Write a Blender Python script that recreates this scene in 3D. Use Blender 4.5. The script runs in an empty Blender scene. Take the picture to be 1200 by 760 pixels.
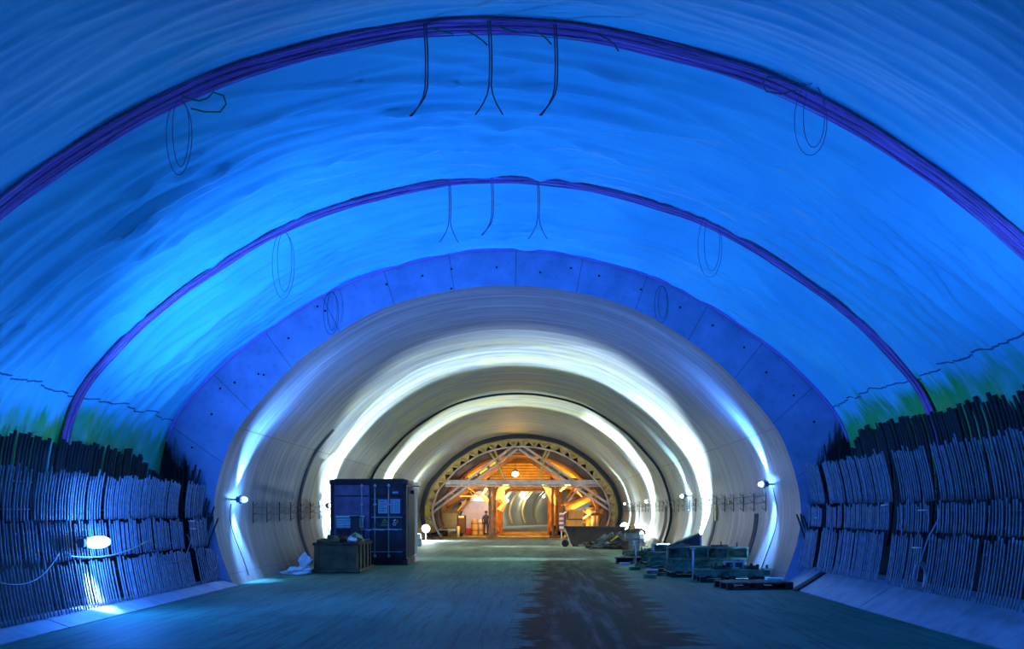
import bpy, bmesh, math, random
from mathutils import Vector, Matrix, noise
random.seed(7)
scene = bpy.context.scene
COL = scene.collection
PI = math.pi
F = 1200.0; VX = 619.5; VY = 600.0; CH = 1.65; AX = -0.48

def P(px, py, D):            # a point of the photograph at a chosen distance D
    return Vector(((px-VX)/F*D, D, CH+(VY-py)/F*D))
def X(px, D): return (px-VX)/F*D
def Z(py, D): return CH+(VY-py)/F*D

# ------------------------------------------------------------------ mesh builder
class MB:
    def __init__(s): s.v=[]; s.f=[]; s.uv=None
    def add(s, vs, fs):
        n=len(s.v); s.v += [Vector(p) for p in vs]; s.f += [tuple(i+n for i in f) for f in fs]; return s
    def box(s, x0,x1,y0,y1,z0,z1, M=None, bev=0):
        if bev:
            bm=bmesh.new(); bmesh.ops.create_cube(bm,size=1)
            for v in bm.verts: v.co=Vector(((x0+x1)/2+v.co.x*(x1-x0),(y0+y1)/2+v.co.y*(y1-y0),(z0+z1)/2+v.co.z*(z1-z0)))
            bmesh.ops.bevel(bm,geom=bm.edges[:],offset=bev,segments=2,affect='EDGES',profile=.6)
            bm.verts.index_update(); vs=[v.co.copy() for v in bm.verts]; fs=[[v.index for v in f.verts] for f in bm.faces]; bm.free()
        else:
            vs=[Vector((x,y,z)) for z in(z0,z1) for y in(y0,y1) for x in(x0,x1)]
            fs=[(0,2,3,1),(4,5,7,6),(0,1,5,4),(2,6,7,3),(0,4,6,2),(1,3,7,5)]
        if M: vs=[M@v for v in vs]
        return s.add(vs,fs)
    def beam(s,a,b,w,h,up=(0,0,1)):     # rectangular bar from a to b
        a=Vector(a);b=Vector(b);d=(b-a).normalized();u=Vector(up)
        if abs(d.dot(u))>.98:u=Vector((0,1,0))
        sx=d.cross(u).normalized();uz=sx.cross(d).normalized()
        vs=[];
        for p in(a,b):
            for i,j in((-1,-1),(1,-1),(1,1),(-1,1)): vs.append(p+sx*(i*w/2)+uz*(j*h/2))
        return s.add(vs,[(0,1,2,3),(7,6,5,4),(0,4,5,1),(1,5,6,2),(2,6,7,3),(3,7,4,0)])
    def ibeam(s,a,b,w,h,up=(0,0,1),t=.02):
        a=Vector(a);b=Vector(b);d=(b-a).normalized();u=Vector(up)
        if abs(d.dot(u))>.98:u=Vector((0,1,0))
        sx=d.cross(u).normalized();uz=sx.cross(d).normalized()
        s.beam(a+uz*(h/2-t/2),b+uz*(h/2-t/2),w,t,up);s.beam(a-uz*(h/2-t/2),b-uz*(h/2-t/2),w,t,up);s.beam(a,b,t,h-2*t,up);return s
    def tube(s, pts, r, n=8, cap=True):
        pts=[Vector(p) for p in pts]; m=len(pts); base=len(s.v); prev=None
        rr=r if isinstance(r,(list,tuple)) else [r]*m
        for i,p in enumerate(pts):
            d=(pts[min(i+1,m-1)]-pts[max(i-1,0)])
            d=d.normalized() if d.length>1e-9 else Vector((0,0,1))
            if prev is None:
                a=Vector((0,0,1)) if abs(d.z)<.9 else Vector((1,0,0)); a=(a-d*a.dot(d)).normalized()
            else:
                a=prev-d*prev.dot(d); a=a.normalized() if a.length>1e-6 else Vector((1,0,0))
            prev=a; b=d.cross(a)
            for k in range(n):
                t=2*PI*k/n; s.v.append(p+(a*math.cos(t)+b*math.sin(t))*rr[i])
        for i in range(m-1):
            for k in range(n):
                k2=(k+1)%n; s.f.append((base+i*n+k,base+i*n+k2,base+(i+1)*n+k2,base+(i+1)*n+k))
        if cap:
            s.f.append(tuple(base+k for k in range(n))[::-1]); s.f.append(tuple(base+(m-1)*n+k for k in range(n)))
        return s
    def lathe(s, prof, c, n=20, axis='z'):
        base=len(s.v); c=Vector(c)
        for r,h in prof:
            for k in range(n):
                t=2*PI*k/n
                if axis=='z': q=Vector((r*math.cos(t),r*math.sin(t),h))
                elif axis=='y': q=Vector((r*math.cos(t),h,r*math.sin(t)))
                else: q=Vector((h,r*math.cos(t),r*math.sin(t)))
                s.v.append(c+q)
        for i in range(len(prof)-1):
            for k in range(n):
                k2=(k+1)%n; s.f.append((base+i*n+k,base+i*n+k2,base+(i+1)*n+k2,base+(i+1)*n+k))
        s.f.append(tuple(base+k for k in range(n))[::-1]); m=len(prof)-1; s.f.append(tuple(base+m*n+k for k in range(n)))
        return s
    def prism(s, poly, y0, y1):         # poly of (x,z) pushed along y
        n=len(poly); vs=[(x,y0,z) for x,z in poly]+[(x,y1,z) for x,z in poly]
        fs=[tuple(range(n)),tuple(range(2*n-1,n-1,-1))]+[(i,n+i,n+(i+1)%n,(i+1)%n) for i in range(n)]
        return s.add(vs,fs)
    def grid(s, rows, closed=False):
        base=len(s.v); m=len(rows); n=len(rows[0])
        for r in rows: s.v += [Vector(p) for p in r]
        for i in range(m-1):
            for k in range(n-1 if not closed else n):
                k2=(k+1)%n; s.f.append((base+i*n+k,base+i*n+k2,base+(i+1)*n+k2,base+(i+1)*n+k))
        return s
    def build(s, name, mat, parent=None, smooth=False, loc=None, uvs=None, fixn=True):
        me=bpy.data.meshes.new(name); me.from_pydata([tuple(v) for v in s.v],[],s.f)
        if uvs:
            L=me.uv_layers.new(name='UVMap')
            for lp in me.loops: L.data[lp.index].uv=uvs[lp.vertex_index]
        if fixn:
            bm=bmesh.new(); bm.from_mesh(me); bmesh.ops.recalc_face_normals(bm,faces=bm.faces[:]); bm.to_mesh(me); bm.free()
        me.materials.append(mat)
        if smooth: me.polygons.foreach_set('use_smooth',[True]*len(me.polygons))
        o=bpy.data.objects.new(name,me); COL.objects.link(o)
        if parent: o.parent=parent
        if loc is not None: o.location=loc
        return o

def tag(o,label=None,cat=None,group=None,kind=None):
    if label:o['label']=label
    if cat:o['category']=cat
    if group:o['group']=group
    if kind:o['kind']=kind
    return o
def thing(name,label,cat,loc=(0,0,0),rz=0,group=None):
    o=bpy.data.objects.new(name,None); COL.objects.link(o); o.location=loc; o.rotation_euler=(0,0,rz); o.empty_display_size=.2
    return tag(o,label,cat,group)
def copy_tree(o,parent=None):
    c=o.copy(); COL.objects.link(c); c.parent=parent
    for ch in list(o.children): copy_tree(ch,c)
    return c

# ------------------------------------------------------------------ materials
def mat(name,col,rough=.7,metal=0,noise_amt=.25,scale=6,bump=.15,col2=None,emit=None,estr=0,spec=.5,stretch=(1,1,1),detail=5):
    m=bpy.data.materials.new(name); m.use_nodes=True; nt=m.node_tree; N=nt.nodes; L=nt.links
    b=N['Principled BSDF']; b.inputs['Roughness'].default_value=rough; b.inputs['Metallic'].default_value=metal
    b.inputs['Specular IOR Level'].default_value=spec
    if emit:
        b.inputs['Base Color'].default_value=(*col,1); b.inputs['Emission Color'].default_value=(*emit,1); b.inputs['Emission Strength'].default_value=estr; return m
    tc=N.new('ShaderNodeTexCoord'); mp=N.new('ShaderNodeMapping'); mp.inputs['Scale'].default_value=stretch
    L.new(tc.outputs['Object'],mp.inputs['Vector'])
    n=N.new('ShaderNodeTexNoise'); n.inputs['Scale'].default_value=scale; n.inputs['Detail'].default_value=detail; n.inputs['Roughness'].default_value=.6
    L.new(mp.outputs[0],n.inputs['Vector'])
    cr=N.new('ShaderNodeValToRGB'); c2=col2 or tuple(c*(1-noise_amt) for c in col)
    cr.color_ramp.elements[0].position=.35; cr.color_ramp.elements[1].position=.65
    cr.color_ramp.elements[0].color=(*c2,1); cr.color_ramp.elements[1].color=(*col,1)
    L.new(n.outputs['Fac'],cr.inputs[0]); L.new(cr.outputs[0],b.inputs['Base Color'])
    if bump:
        bp=N.new('ShaderNodeBump'); bp.inputs['Strength'].default_value=bump; bp.inputs['Distance'].default_value=.03
        L.new(n.outputs['Fac'],bp.inputs['Height']); L.new(bp.outputs[0],b.inputs['Normal'])
    return m

class NT:      # small helper for longer node trees
    def __init__(s,name):
        s.m=bpy.data.materials.new(name); s.m.use_nodes=True; s.nt=s.m.node_tree; s.N=s.nt.nodes; s.L=s.nt.links; s.b=s.N['Principled BSDF']
        s.tc=s.N.new('ShaderNodeTexCoord')
    def lk(s,a,b): s.L.new(a,b)
    def put(s,sock,v):
        if isinstance(v,(int,float)): sock.default_value=v
        elif isinstance(v,tuple): sock.default_value=(*v,1) if len(sock.default_value)==4 and len(v)==3 else v
        else: s.L.new(v,sock)
    def math(s,op,a,b=0,c=None,clamp=False):
        n=s.N.new('ShaderNodeMath'); n.operation=op; n.use_clamp=clamp; s.put(n.inputs[0],a); s.put(n.inputs[1],b)
        if c is not None: s.put(n.inputs[2],c)
        return n.outputs[0]
    def noise(s,vec,scale,detail=4,rough=.55,st=(1,1,1),dist=0):
        mp=s.N.new('ShaderNodeMapping'); mp.inputs['Scale'].default_value=st; s.lk(vec,mp.inputs['Vector'])
        n=s.N.new('ShaderNodeTexNoise'); n.inputs['Scale'].default_value=scale; n.inputs['Detail'].default_value=detail; n.inputs['Roughness'].default_value=rough; n.inputs['Distortion'].default_value=dist
        s.lk(mp.outputs[0],n.inputs['Vector']); return n.outputs['Fac']
    def mix(s,f,a,b,mode='MIX'):
        n=s.N.new('ShaderNodeMix'); n.data_type='RGBA'; n.blend_type=mode; n.clamp_factor=True
        s.put(n.inputs[0],f); s.put(n.inputs[6],a); s.put(n.inputs[7],b); return n.outputs[2]
    def ramp(s,v,a,b,c0=0.,c1=1.):
        n=s.N.new('ShaderNodeMapRange'); n.clamp=True; s.put(n.inputs[0],v); n.inputs[1].default_value=a; n.inputs[2].default_value=b; n.inputs[3].default_value=c0; n.inputs[4].default_value=c1; return n.outputs[0]
    def sep(s,v):
        n=s.N.new('ShaderNodeSeparateXYZ'); s.lk(v,n.inputs[0]); return n.outputs
    def bump(s,h,st=.3,dist=.05):
        n=s.N.new('ShaderNodeBump'); n.inputs['Strength'].default_value=st; n.inputs['Distance'].default_value=dist; s.lk(h,n.inputs['Height']); s.lk(n.outputs[0],s.b.inputs['Normal'])
    def line(s,v,at,w):     # 1 within w of at
        return s.math('LESS_THAN',s.math('ABSOLUTE',s.math('SUBTRACT',v,at)),w)

# waterproof sheet
t=NT('sheet'); g=t.tc.outputs['Object']; uv=t.tc.outputs['UV']
sx,sy,sz=t.sep(g)
folds=t.noise(uv,1.0,5,.6,(.35,5,1),.6); fine=t.noise(uv,1.0,6,.6,(1.2,14,1),1.0); blot=t.noise(g,.55,3)
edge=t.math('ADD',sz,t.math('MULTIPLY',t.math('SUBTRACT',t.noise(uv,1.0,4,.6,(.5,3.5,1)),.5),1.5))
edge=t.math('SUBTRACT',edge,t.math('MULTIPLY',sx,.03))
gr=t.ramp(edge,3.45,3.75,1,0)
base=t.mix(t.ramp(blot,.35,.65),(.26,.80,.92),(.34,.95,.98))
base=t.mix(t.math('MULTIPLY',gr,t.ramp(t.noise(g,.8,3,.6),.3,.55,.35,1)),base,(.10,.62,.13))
seam=t.line(t.math('ADD',t.math('SUBTRACT',sz,t.math('MULTIPLY',sx,.02)),t.math('MULTIPLY',t.noise(uv,1,2,.5,(.0,1.2,1)),.25)),3.98,.012)
base=t.mix(seam,base,(.1,.2,.3))
t.lk(base,t.b.inputs['Base Color']); t.b.inputs['Roughness'].default_value=.5; t.b.inputs['Specular IOR Level'].default_value=.12
t.bump(t.math('ADD',folds,t.math('MULTIPLY',fine,.25)),.12,.06)
M_SHEET=t.m

# cast lining concrete: streaks run round the section, joints as thin dark lines
t=NT('lining_concrete'); g=t.tc.outputs['Object']; uv=t.tc.outputs['UV']
u,v,_=t.sep(uv)
st1=t.noise(uv,1,6,.65,(.12,2.2,1),.3); st2=t.noise(uv,1,5,.6,(.5,9,1),.5); bl=t.noise(uv,1,4,.55,(.35,.5,1),1.2); fn=t.noise(uv,14,4)
c=t.mix(t.ramp(st1,.35,.65),(.12,.145,.15),(.30,.335,.34))
c=t.mix(t.ramp(st2,.45,.68,0,.8),c,(.10,.115,.115))
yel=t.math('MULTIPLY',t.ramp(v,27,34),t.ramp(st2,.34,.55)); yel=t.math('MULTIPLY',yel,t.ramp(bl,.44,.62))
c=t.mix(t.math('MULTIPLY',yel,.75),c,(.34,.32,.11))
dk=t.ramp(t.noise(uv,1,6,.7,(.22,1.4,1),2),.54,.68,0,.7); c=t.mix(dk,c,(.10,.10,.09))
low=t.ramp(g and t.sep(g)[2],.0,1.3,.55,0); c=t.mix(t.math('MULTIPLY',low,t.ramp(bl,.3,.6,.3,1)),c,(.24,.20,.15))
for at in (28.5,36.9,39.6,50.,56.,61.): c=t.mix(t.line(v,at,.025),c,(.1,.1,.1))
for at in (7.15,-7.15): c=t.mix(t.line(u,at,.018),c,(.12,.12,.12))
for at in (10.6,-10.6): c=t.mix(t.line(u,at,.012),c,(.15,.15,.15))
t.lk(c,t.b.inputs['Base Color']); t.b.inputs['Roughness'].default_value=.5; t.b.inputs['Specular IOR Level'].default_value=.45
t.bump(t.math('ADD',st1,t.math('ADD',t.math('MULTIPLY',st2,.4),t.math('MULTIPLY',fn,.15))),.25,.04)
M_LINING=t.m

# end face of the lining
t=NT('face_concrete'); g=t.tc.outputs['Object']; sx,sy,sz=t.sep(g)
ax=t.math('SUBTRACT',sx,AX); ang=t.math('ARCTAN2',ax,t.math('ADD',sz,1.8))
k=t.math('MULTIPLY',ang,180/PI/9.3); k=t.math('ADD',k,.37)
fr=t.math('ABSOLUTE',t.math('SUBTRACT',t.math('FRACT',t.math('ADD',k,100)),.5))
ln=t.math('LESS_THAN',fr,.006)
n1=t.noise(g,1.6,6,.6); n2=t.noise(g,9,4)
c=t.mix(t.ramp(n1,.35,.7),(.40,.34,.50),(.58,.48,.70)); c=t.mix(t.ramp(n2,.55,.75,0,.35),c,(.2,.2,.22)); c=t.mix(t.math('MULTIPLY',ln,.7),c,(.1,.1,.1))
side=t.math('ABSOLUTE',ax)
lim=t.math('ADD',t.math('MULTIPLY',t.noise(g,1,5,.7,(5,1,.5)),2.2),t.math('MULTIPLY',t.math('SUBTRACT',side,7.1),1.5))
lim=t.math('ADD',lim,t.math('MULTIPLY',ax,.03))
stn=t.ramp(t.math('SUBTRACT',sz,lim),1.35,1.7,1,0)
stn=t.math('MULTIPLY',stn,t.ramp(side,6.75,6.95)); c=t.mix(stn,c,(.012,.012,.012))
t.lk(c,t.b.inputs['Base Color']); t.b.inputs['Roughness'].default_value=.75; t.bump(n1,.3,.05)
M_FACE=t.m

# floor
t=NT('floor_concrete'); g=t.tc.outputs['Object']; sx,sy,sz=t.sep(g)
big=t.noise(g,.35,4,.6); st=t.noise(g,1,6,.65,(1.6,.12,1),.4); st2=t.noise(g,1,6,.7,(9,.45,1),.6); fine=t.noise(g,11,5,.65); cross=t.noise(g,1,5,.65,(.35,3.2,1),.8)
c=t.mix(t.ramp(st,.35,.65),(.05,.16,.105),(.085,.25,.165)); c=t.mix(t.ramp(big,.4,.65,0,.6),c,(.04,.12,.085))
c=t.mix(t.ramp(st2,.48,.66,0,.75),c,(.03,.065,.04))
grit=t.math('MULTIPLY',t.ramp(t.noise(g,2.6,5,.7,(1,.35,1)),.60,.68),t.ramp(big,.42,.56)); c=t.mix(t.math('MULTIPLY',grit,.85),c,(.07,.06,.035))
# wet wheel track down the middle right
dx=t.math('ABSOLUTE',t.math('SUBTRACT',sx,t.math('ADD',1.0,t.math('MULTIPLY',t.math('SUBTRACT',sy,15),.03))))
jag=t.math('ADD',dx,t.math('MULTIPLY',t.math('SUBTRACT',t.noise(g,1,5,.72,(.45,.95,1),.5),.5),2.6)); jag=t.math('ADD',jag,t.math('MULTIPLY',t.math('SUBTRACT',fine,.5),.3))
wet=t.ramp(jag,.98,1.18,1,0); wet=t.math('MULTIPLY',wet,t.ramp(sy,46,52,1,0))
wc=t.mix(t.ramp(t.noise(g,1,5,.65,(4,.25,1),.5),.45,.68),(.012,.026,.02),(.11,.155,.13))
wc=t.mix(t.ramp(jag,.35,.9),wc,(.010,.016,.010))
c=t.mix(wet,c,wc)
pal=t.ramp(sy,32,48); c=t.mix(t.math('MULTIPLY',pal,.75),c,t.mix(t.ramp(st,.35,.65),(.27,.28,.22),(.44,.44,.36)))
c=t.mix(t.math('MULTIPLY',t.line(sy,18.1,.012),.6),c,(.03,.04,.04))
t.lk(c,t.b.inputs['Base Color']); t.lk(t.ramp(wet,0,1,.7,.6),t.b.inputs['Roughness']); t.lk(t.ramp(wet,0,1,.2,.04),t.b.inputs['Specular IOR Level'])
t.bump(t.math('ADD',st,t.math('ADD',t.math('MULTIPLY',fine,.4),t.math('MULTIPLY',st2,.4))),.35,.03)
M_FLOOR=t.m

M_KERB=mat('kerb_concrete',(.42,.40,.46),.6,scale=3,bump=.25,noise_amt=.3)
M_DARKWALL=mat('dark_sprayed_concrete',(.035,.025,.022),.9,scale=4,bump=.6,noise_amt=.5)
M_BAR=mat('rebar_steel',(.52,.42,.48),.55,.2,scale=9,col2=(.34,.26,.28),bump=.2)
M_BAR2=mat('rebar_rusty_unlit',(.05,.035,.03),.7,.2,scale=8,bump=.3)  # near-black rust tone that also carries the unlit look
M_TIE=mat('rebar_tie',(.55,.5,.5),.5,.3,scale=9,bump=.2)
M_STRAP=mat('strap_violet',(.95,.32,.80),.55,scale=3,noise_amt=.15)
M_STRAPD=mat('strap_dark',(.55,.20,.42),.6,scale=5,noise_amt=.4)
M_HANG=mat('cable_sheath_dark',(.22,.16,.20),.5,scale=9)
M_HANG2=mat('cable_sheath_violet',(.35,.18,.4),.5,scale=9)
M_GREEN=mat('tie_green',(.05,.30,.12),.6,scale=5)
M_CABLE=mat('cable_black',(.02,.02,.02),.5,scale=5)
M_JOINT=mat('joint_dark',(.055,.04,.05),.8,scale=5,noise_amt=.4)
M_CBLUE=mat('container_blue_paint',(.20,.15,.30),.45,.1,scale=2.5,col2=(.11,.08,.16),bump=.15)
M_CDARK=mat('container_dark_paint',(.07,.05,.07),.6,.1,scale=3,col2=(.04,.02,.025),bump=.2)
M_CRED=mat('container_frame_paint',(.035,.018,.022),.6,.1,scale=3,bump=.2)
M_CSIDE=mat('container_side_paint',(.035,.05,.06),.6,.1,scale=2,col2=(.02,.03,.035),bump=.2)
M_LBLUE=mat('light_blue_paint',(.45,.9,.95),.4,scale=4)
M_ROD=mat('lock_rod_steel',(.42,.52,.60),.4,.2,scale=6)
M_PLATE=mat('label_plate',(.34,.55,.70),.4,scale=5,noise_amt=.1)
M_INK=mat('ink_black',(.01,.01,.012),.6,scale=5)
M_WHITE=mat('white_paint',(.8,.8,.78),.5,scale=5,noise_amt=.15)
M_ORG=mat('orange_print',(.9,.35,.03),.5,scale=5)
M_GRN=mat('sign_green',(.22,.45,.05),.5,scale=5)
M_SKIP=mat('skip_olive_steel',(.12,.10,.035),.7,.1,scale=3,col2=(.05,.035,.015),bump=.35)
M_TARP=mat('tarp_green',(.12,.35,.22),.5,scale=4,noise_amt=.4,bump=.4)
M_PLASTIC=mat('white_plastic',(.75,.8,.85),.35,scale=3,noise_amt=.2,bump=.3)
M_TIMBER=mat('formwork_timber',(.10,.22,.10),.7,scale=4,col2=(.035,.05,.025),stretch=(1,1,8),bump=.3)
M_TIMBER2=mat('weathered_timber',(.13,.15,.11),.7,scale=4,col2=(.05,.04,.025),bump=.3)
M_STEELT=mat('teal_steel',(.20,.30,.17),.6,.1,scale=5,col2=(.04,.05,.025),bump=.4)
M_PALEB=mat('pale_panel',(.50,.50,.62),.5,scale=2,noise_amt=.15)
M_RUSTD=mat('dark_rust',(.085,.03,.022),.75,.2,scale=3,noise_amt=.5,bump=.4)
M_SKIP2=mat('skip_dark_brown',(.085,.065,.055),.65,.2,scale=2,col2=(.05,.03,.03),bump=.3)
M_RAG=mat('grey_scrap',(.16,.18,.19),.6,scale=3,noise_amt=.5,bump=.4)
M_YEL=mat('yellow_paint',(.75,.55,.05),.5,scale=4,noise_amt=.25)
M_FORM=mat('formwork_steel_brown',(.30,.19,.13),.55,.3,scale=1.5,col2=(.13,.08,.06),bump=.3)
M_FSKIN=mat('formwork_skin',(.42,.30,.13),.5,.2,scale=1.2,col2=(.20,.13,.05),bump=.3)
M_LATT=mat('lattice_yellow_steel',(.72,.50,.16),.5,.1,scale=2,noise_amt=.35,bump=.2)
M_BEAM=mat('beam_pale_steel',(.80,.70,.66),.45,.1,scale=1.5,col2=(.50,.38,.34),bump=.2)
M_YELG=mat('gusset_pale_yellow',(.95,.70,.22),.5,scale=2.5,col2=(.55,.33,.08))
M_RING=mat('gap_shadow_black',(.018,.018,.025),.6,scale=4)
M_RUSTO=mat('column_rust_orange',(.50,.22,.06),.55,.2,scale=1.8,col2=(.22,.08,.03),bump=.3)
M_WRAP=mat('cream_wrapping',(.8,.66,.42),.5,scale=3,noise_amt=.35,bump=.5)
M_ORGP=mat('machine_orange',(.95,.30,.0),.4,scale=3,noise_amt=.2)
M_GREY=mat('corrugated_grey',(.50,.50,.60),.45,.2,scale=3,noise_amt=.15)
M_DGREY=mat('trailer_slate',(.13,.17,.20),.5,.1,scale=3,noise_amt=.3)
M_TYRE=mat('tyre_rubber',(.02,.018,.018),.8,scale=6)
M_RED=mat('red_paint',(.6,.05,.03),.5,scale=5)
M_WOOD=mat('plank_wood',(.45,.30,.16),.7,scale=2,noise_amt=.4)
M_CLOTH=mat('navy_cloth',(.04,.045,.10),.8,scale=6,noise_amt=.3)
M_SKIN=mat('skin_tone',(.5,.3,.2),.5,scale=6)
M_LAMPB=mat('lamp_housing',(.18,.22,.28),.4,.2,scale=5)
def emis(n,c,s): return mat(n,(.8,.8,.8),.3,emit=c,estr=s)
E_BLUE=emis('lamp_glow_blue_white',(.16,.42,1),12)
E_WHITE=emis('lamp_glow_white',(.85,.97,1),18)
E_FAR=emis('lamp_glow_distant',(1,.95,.8),30)
E_WARM=emis('lamp_glow_amber',(1,.62,.18),60)
M_GLASS=mat('lamp_glass_pale',(.6,.65,.7),.2,scale=3)

# ------------------------------------------------------------------ tunnel section
def resample(cp,n,smooth=6):
    pts=[(-x,z) for x,z in reversed(cp) if x>1e-6]+list(cp)
    # catmull-rom, dense
    d=[]
    for i in range(len(pts)-1):
        p0=Vector(pts[max(i-1,0)]);p1=Vector(pts[i]);p2=Vector(pts[i+1]);p3=Vector(pts[min(i+2,len(pts)-1)])
        for k in range(12):
            s=k/12; d.append(.5*((2*p1)+(p2-p0)*s+(2*p0-5*p1+4*p2-p3)*s*s+(3*p1-p0-3*p2+p3)*s**3))
    d.append(Vector(pts[-1]))
    def even(d,n):
        L=[0]
        for i in range(1,len(d)):L.append(L[-1]+(d[i]-d[i-1]).length)
        out=[];j=0
        for k in range(n):
            s=L[-1]*k/(n-1)
            while j<len(d)-2 and L[j+1]<s:j+=1
            f=(s-L[j])/max(L[j+1]-L[j],1e-9); out.append(d[j].lerp(d[j+1],min(max(f,0),1)))
        return out,L[-1]
    d,T=even(d,n)
    for _ in range(smooth): d=[d[0]]+[(d[i-1]+d[i]*2+d[i+1])/4 for i in range(1,n-1)]+[d[-1]]
    return even(d,n)
def rel(cp): return [(x,z+CH) for x,z in cp]
INN=rel([(0,5.115),(1.18,5.03),(2.58,4.70),(3.56,4.22),(4.7,3.43),(5.45,2.65),(6.06,1.95),(6.2,1.70),(6.45,1.03),(6.62,.31),(6.63,-.29),(6.5,-.83),(6.29,-1.40),(6.17,-1.66)])
OUT=rel([(0,5.94),(1.3,5.84),(2.98,5.42),(3.64,5.16),(4.6,4.66),(5.6,3.99),(6.4,3.36),(7.03,2.73),(7.43,2.25),(7.68,1.7),(7.84,1.0),(7.88,.3),(7.78,-.5),(7.55,-1.2),(7.38,-1.7)])
NI=121; inn,TI=resample(INN,NI); 
NO=181; out,TO=resample(OUT,NO)
def normals(p):
    r=[]
    for i in range(len(p)):
        d=(p[min(i+1,len(p)-1)]-p[max(i-1,0)]).normalized(); r.append(Vector((d.y,-d.x)))   # inward
    m=r[len(r)//2]
    if m.y>0: r=[-q for q in r]
    return r
nin=normals(inn); nout=normals(out)
def offs(p,n,o): return [p[i]+n[i]*o for i in range(len(p))]
def wallx(prof,z,side):     # x on a section at height z
    h=len(prof)//2; seq=prof[h:] if side>0 else prof[:h+1][::-1]
    for i in range(len(seq)-1):
        if seq[i].y>=z>=seq[i+1].y:
            f=(seq[i].y-z)/max(seq[i].y-seq[i+1].y,1e-9); return AX+seq[i].x+(seq[i+1].x-seq[i].x)*f
    return AX+seq[-1].x

# ------------------------------------------------------------------ setting
# floor
MB().add([(-7.2,-8,0),(6.3,-8,0),(6.3,64,0),(-7.2,64,0)],[(0,1,2,3)]).add([(-7.2,64,0),(6.3,64,0),(26,160,0),(-7.2,160,0)],[(0,1,2,3)]).build('floor',M_FLOOR,fixn=False)['kind']='structure'

def loft(sec,ds,i0,i1,T,name,m,scale=1.):
    n=len(sec); rows=[];uvs=[]
    for D in ds:
        rows.append([(AX+sec[i].x*scale+bend(D),D,CH+(sec[i].y-CH)*scale) for i in range(i0,i1)])
        uvs+= [((i/(n-1)-.5)*T,D) for i in range(i0,i1)]
    mb=MB().grid(rows); o=mb.build(name,m,smooth=True,uvs=uvs,fixn=False); return o
def bend(D): return 12.*max(0,(D-86)/64)**2
def drange(a,b,st):
    n=max(1,int(round((b-a)/st))); return [a+(b-a)*i/n for i in range(n+1)]
iL=int(NI*.5-7.15/TI*NI)+1; iR=NI-1-iL
SB=.984
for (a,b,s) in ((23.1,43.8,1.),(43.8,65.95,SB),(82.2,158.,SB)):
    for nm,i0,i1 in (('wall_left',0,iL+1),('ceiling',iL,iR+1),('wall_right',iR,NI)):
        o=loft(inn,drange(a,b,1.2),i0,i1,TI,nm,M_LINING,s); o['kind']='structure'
# step between the two lining widths
rows=[[(AX+p.x*k,43.8,CH+(p.y-CH)*k) for p in inn] for k in (1.,SB)]
MB().grid(rows).build('trim_2',M_JOINT)['kind']='structure'
# front face of the lining, two nosings
no2=[out[round(i*(NO-1)/(NI-1))] for i in range(NI)]
rows=[]
for k in range(9):
    f=k/8; rows.append([(AX+inn[i].x*(1-f)+no2[i].x*f,23.1,inn[i].y*(1-f)+no2[i].y*f) for i in range(NI)])
face=MB().grid(rows).build('trim_1',M_FACE); face['kind']='structure'
for (px,py) in ((309,467-28),(303,438),(338,396),(248,485),(258,455),(381,364),(372,359),(453,333),(495,323),(529,315),(529,338),(582,313),(633,319),(669,314),(702,323),(751,339),(797,360),(835,381),(872,407),(898,436),(930,463),(954,494),(225,524),(275,448)):
    q=P(px,py,23.1)
    MB().lathe([(.012,-.012),(.026,-.004),(.026,.004)],(q.x,23.095,q.z),10,'y').build('anchor_hole',M_INK,face)

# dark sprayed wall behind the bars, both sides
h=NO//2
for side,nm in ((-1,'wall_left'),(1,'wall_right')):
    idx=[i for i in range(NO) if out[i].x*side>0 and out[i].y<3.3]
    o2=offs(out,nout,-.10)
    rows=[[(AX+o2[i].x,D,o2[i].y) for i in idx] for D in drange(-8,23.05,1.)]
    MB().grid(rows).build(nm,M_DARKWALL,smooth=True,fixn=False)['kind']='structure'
# kerbs (sloped concrete aprons with cross joints)
def kerb(nm,xt,zt,xh,zh,joints):
    mb=MB(); e=[-8]+joints+[23.1]
    for a,b in zip(e,e[1:]):
        a+=.02;b-=.02
        xe=xh+math.copysign(.45,xh); mb.prism([(xt,-.02),(xt,zt),(xh,zh),(xe,zh+.01),(xe,-.02)],a,b)
    mb.build(nm,M_KERB)['kind']='structure'
kerb('baseboard_left',-6.55,.015,-6.84,.12,[8.2,14.6,21.7])
kerb('baseboard_right',5.68,.02,6.34,.44,[8.,17.6,21.6])
# dark recess in the right-hand kerb
tag(MB().prism([(5.60,.003),(5.60,.03),(6.25,.42),(6.34,.47),(6.34,.003)],21.45,21.75).build('drain_channel',M_JOINT),'narrow dark drain slot cut across the right kerb close to the concrete ring','drain')

# dark joint strips on the lining walls, standing in for shade in recessed slots
def strip(nm,side,D,z0,z1,w,s=1.):
    rows=[]; zs=[z0+(z1-z0)*i/14 for i in range(15)]
    a=[];b=[];c=[];d=[]
    for z in zs:
        x=AX+(wallx(inn,CH+(z-CH)/s,side)-AX)*s
        a.append((x+side*.02,D-w/2,z)); b.append((x-side*.018,D-w/2,z)); c.append((x-side*.018,D+w/2,z)); d.append((x+side*.02,D+w/2,z))
    o=MB().grid([a,b,c,d]).build(nm,M_JOINT); o['kind']='structure'; return o
strip('trim_3',1,27.6,.12,1.62,.42); strip('trim_4',1,33.7,.12,1.68,.42); strip('trim_5',1,45.,.1,1.9,.7,SB); strip('trim_6',1,56.,.1,2.1,.9,SB)
strip('trim_7',-1,31.6,.1,4.2,.32)

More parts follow.
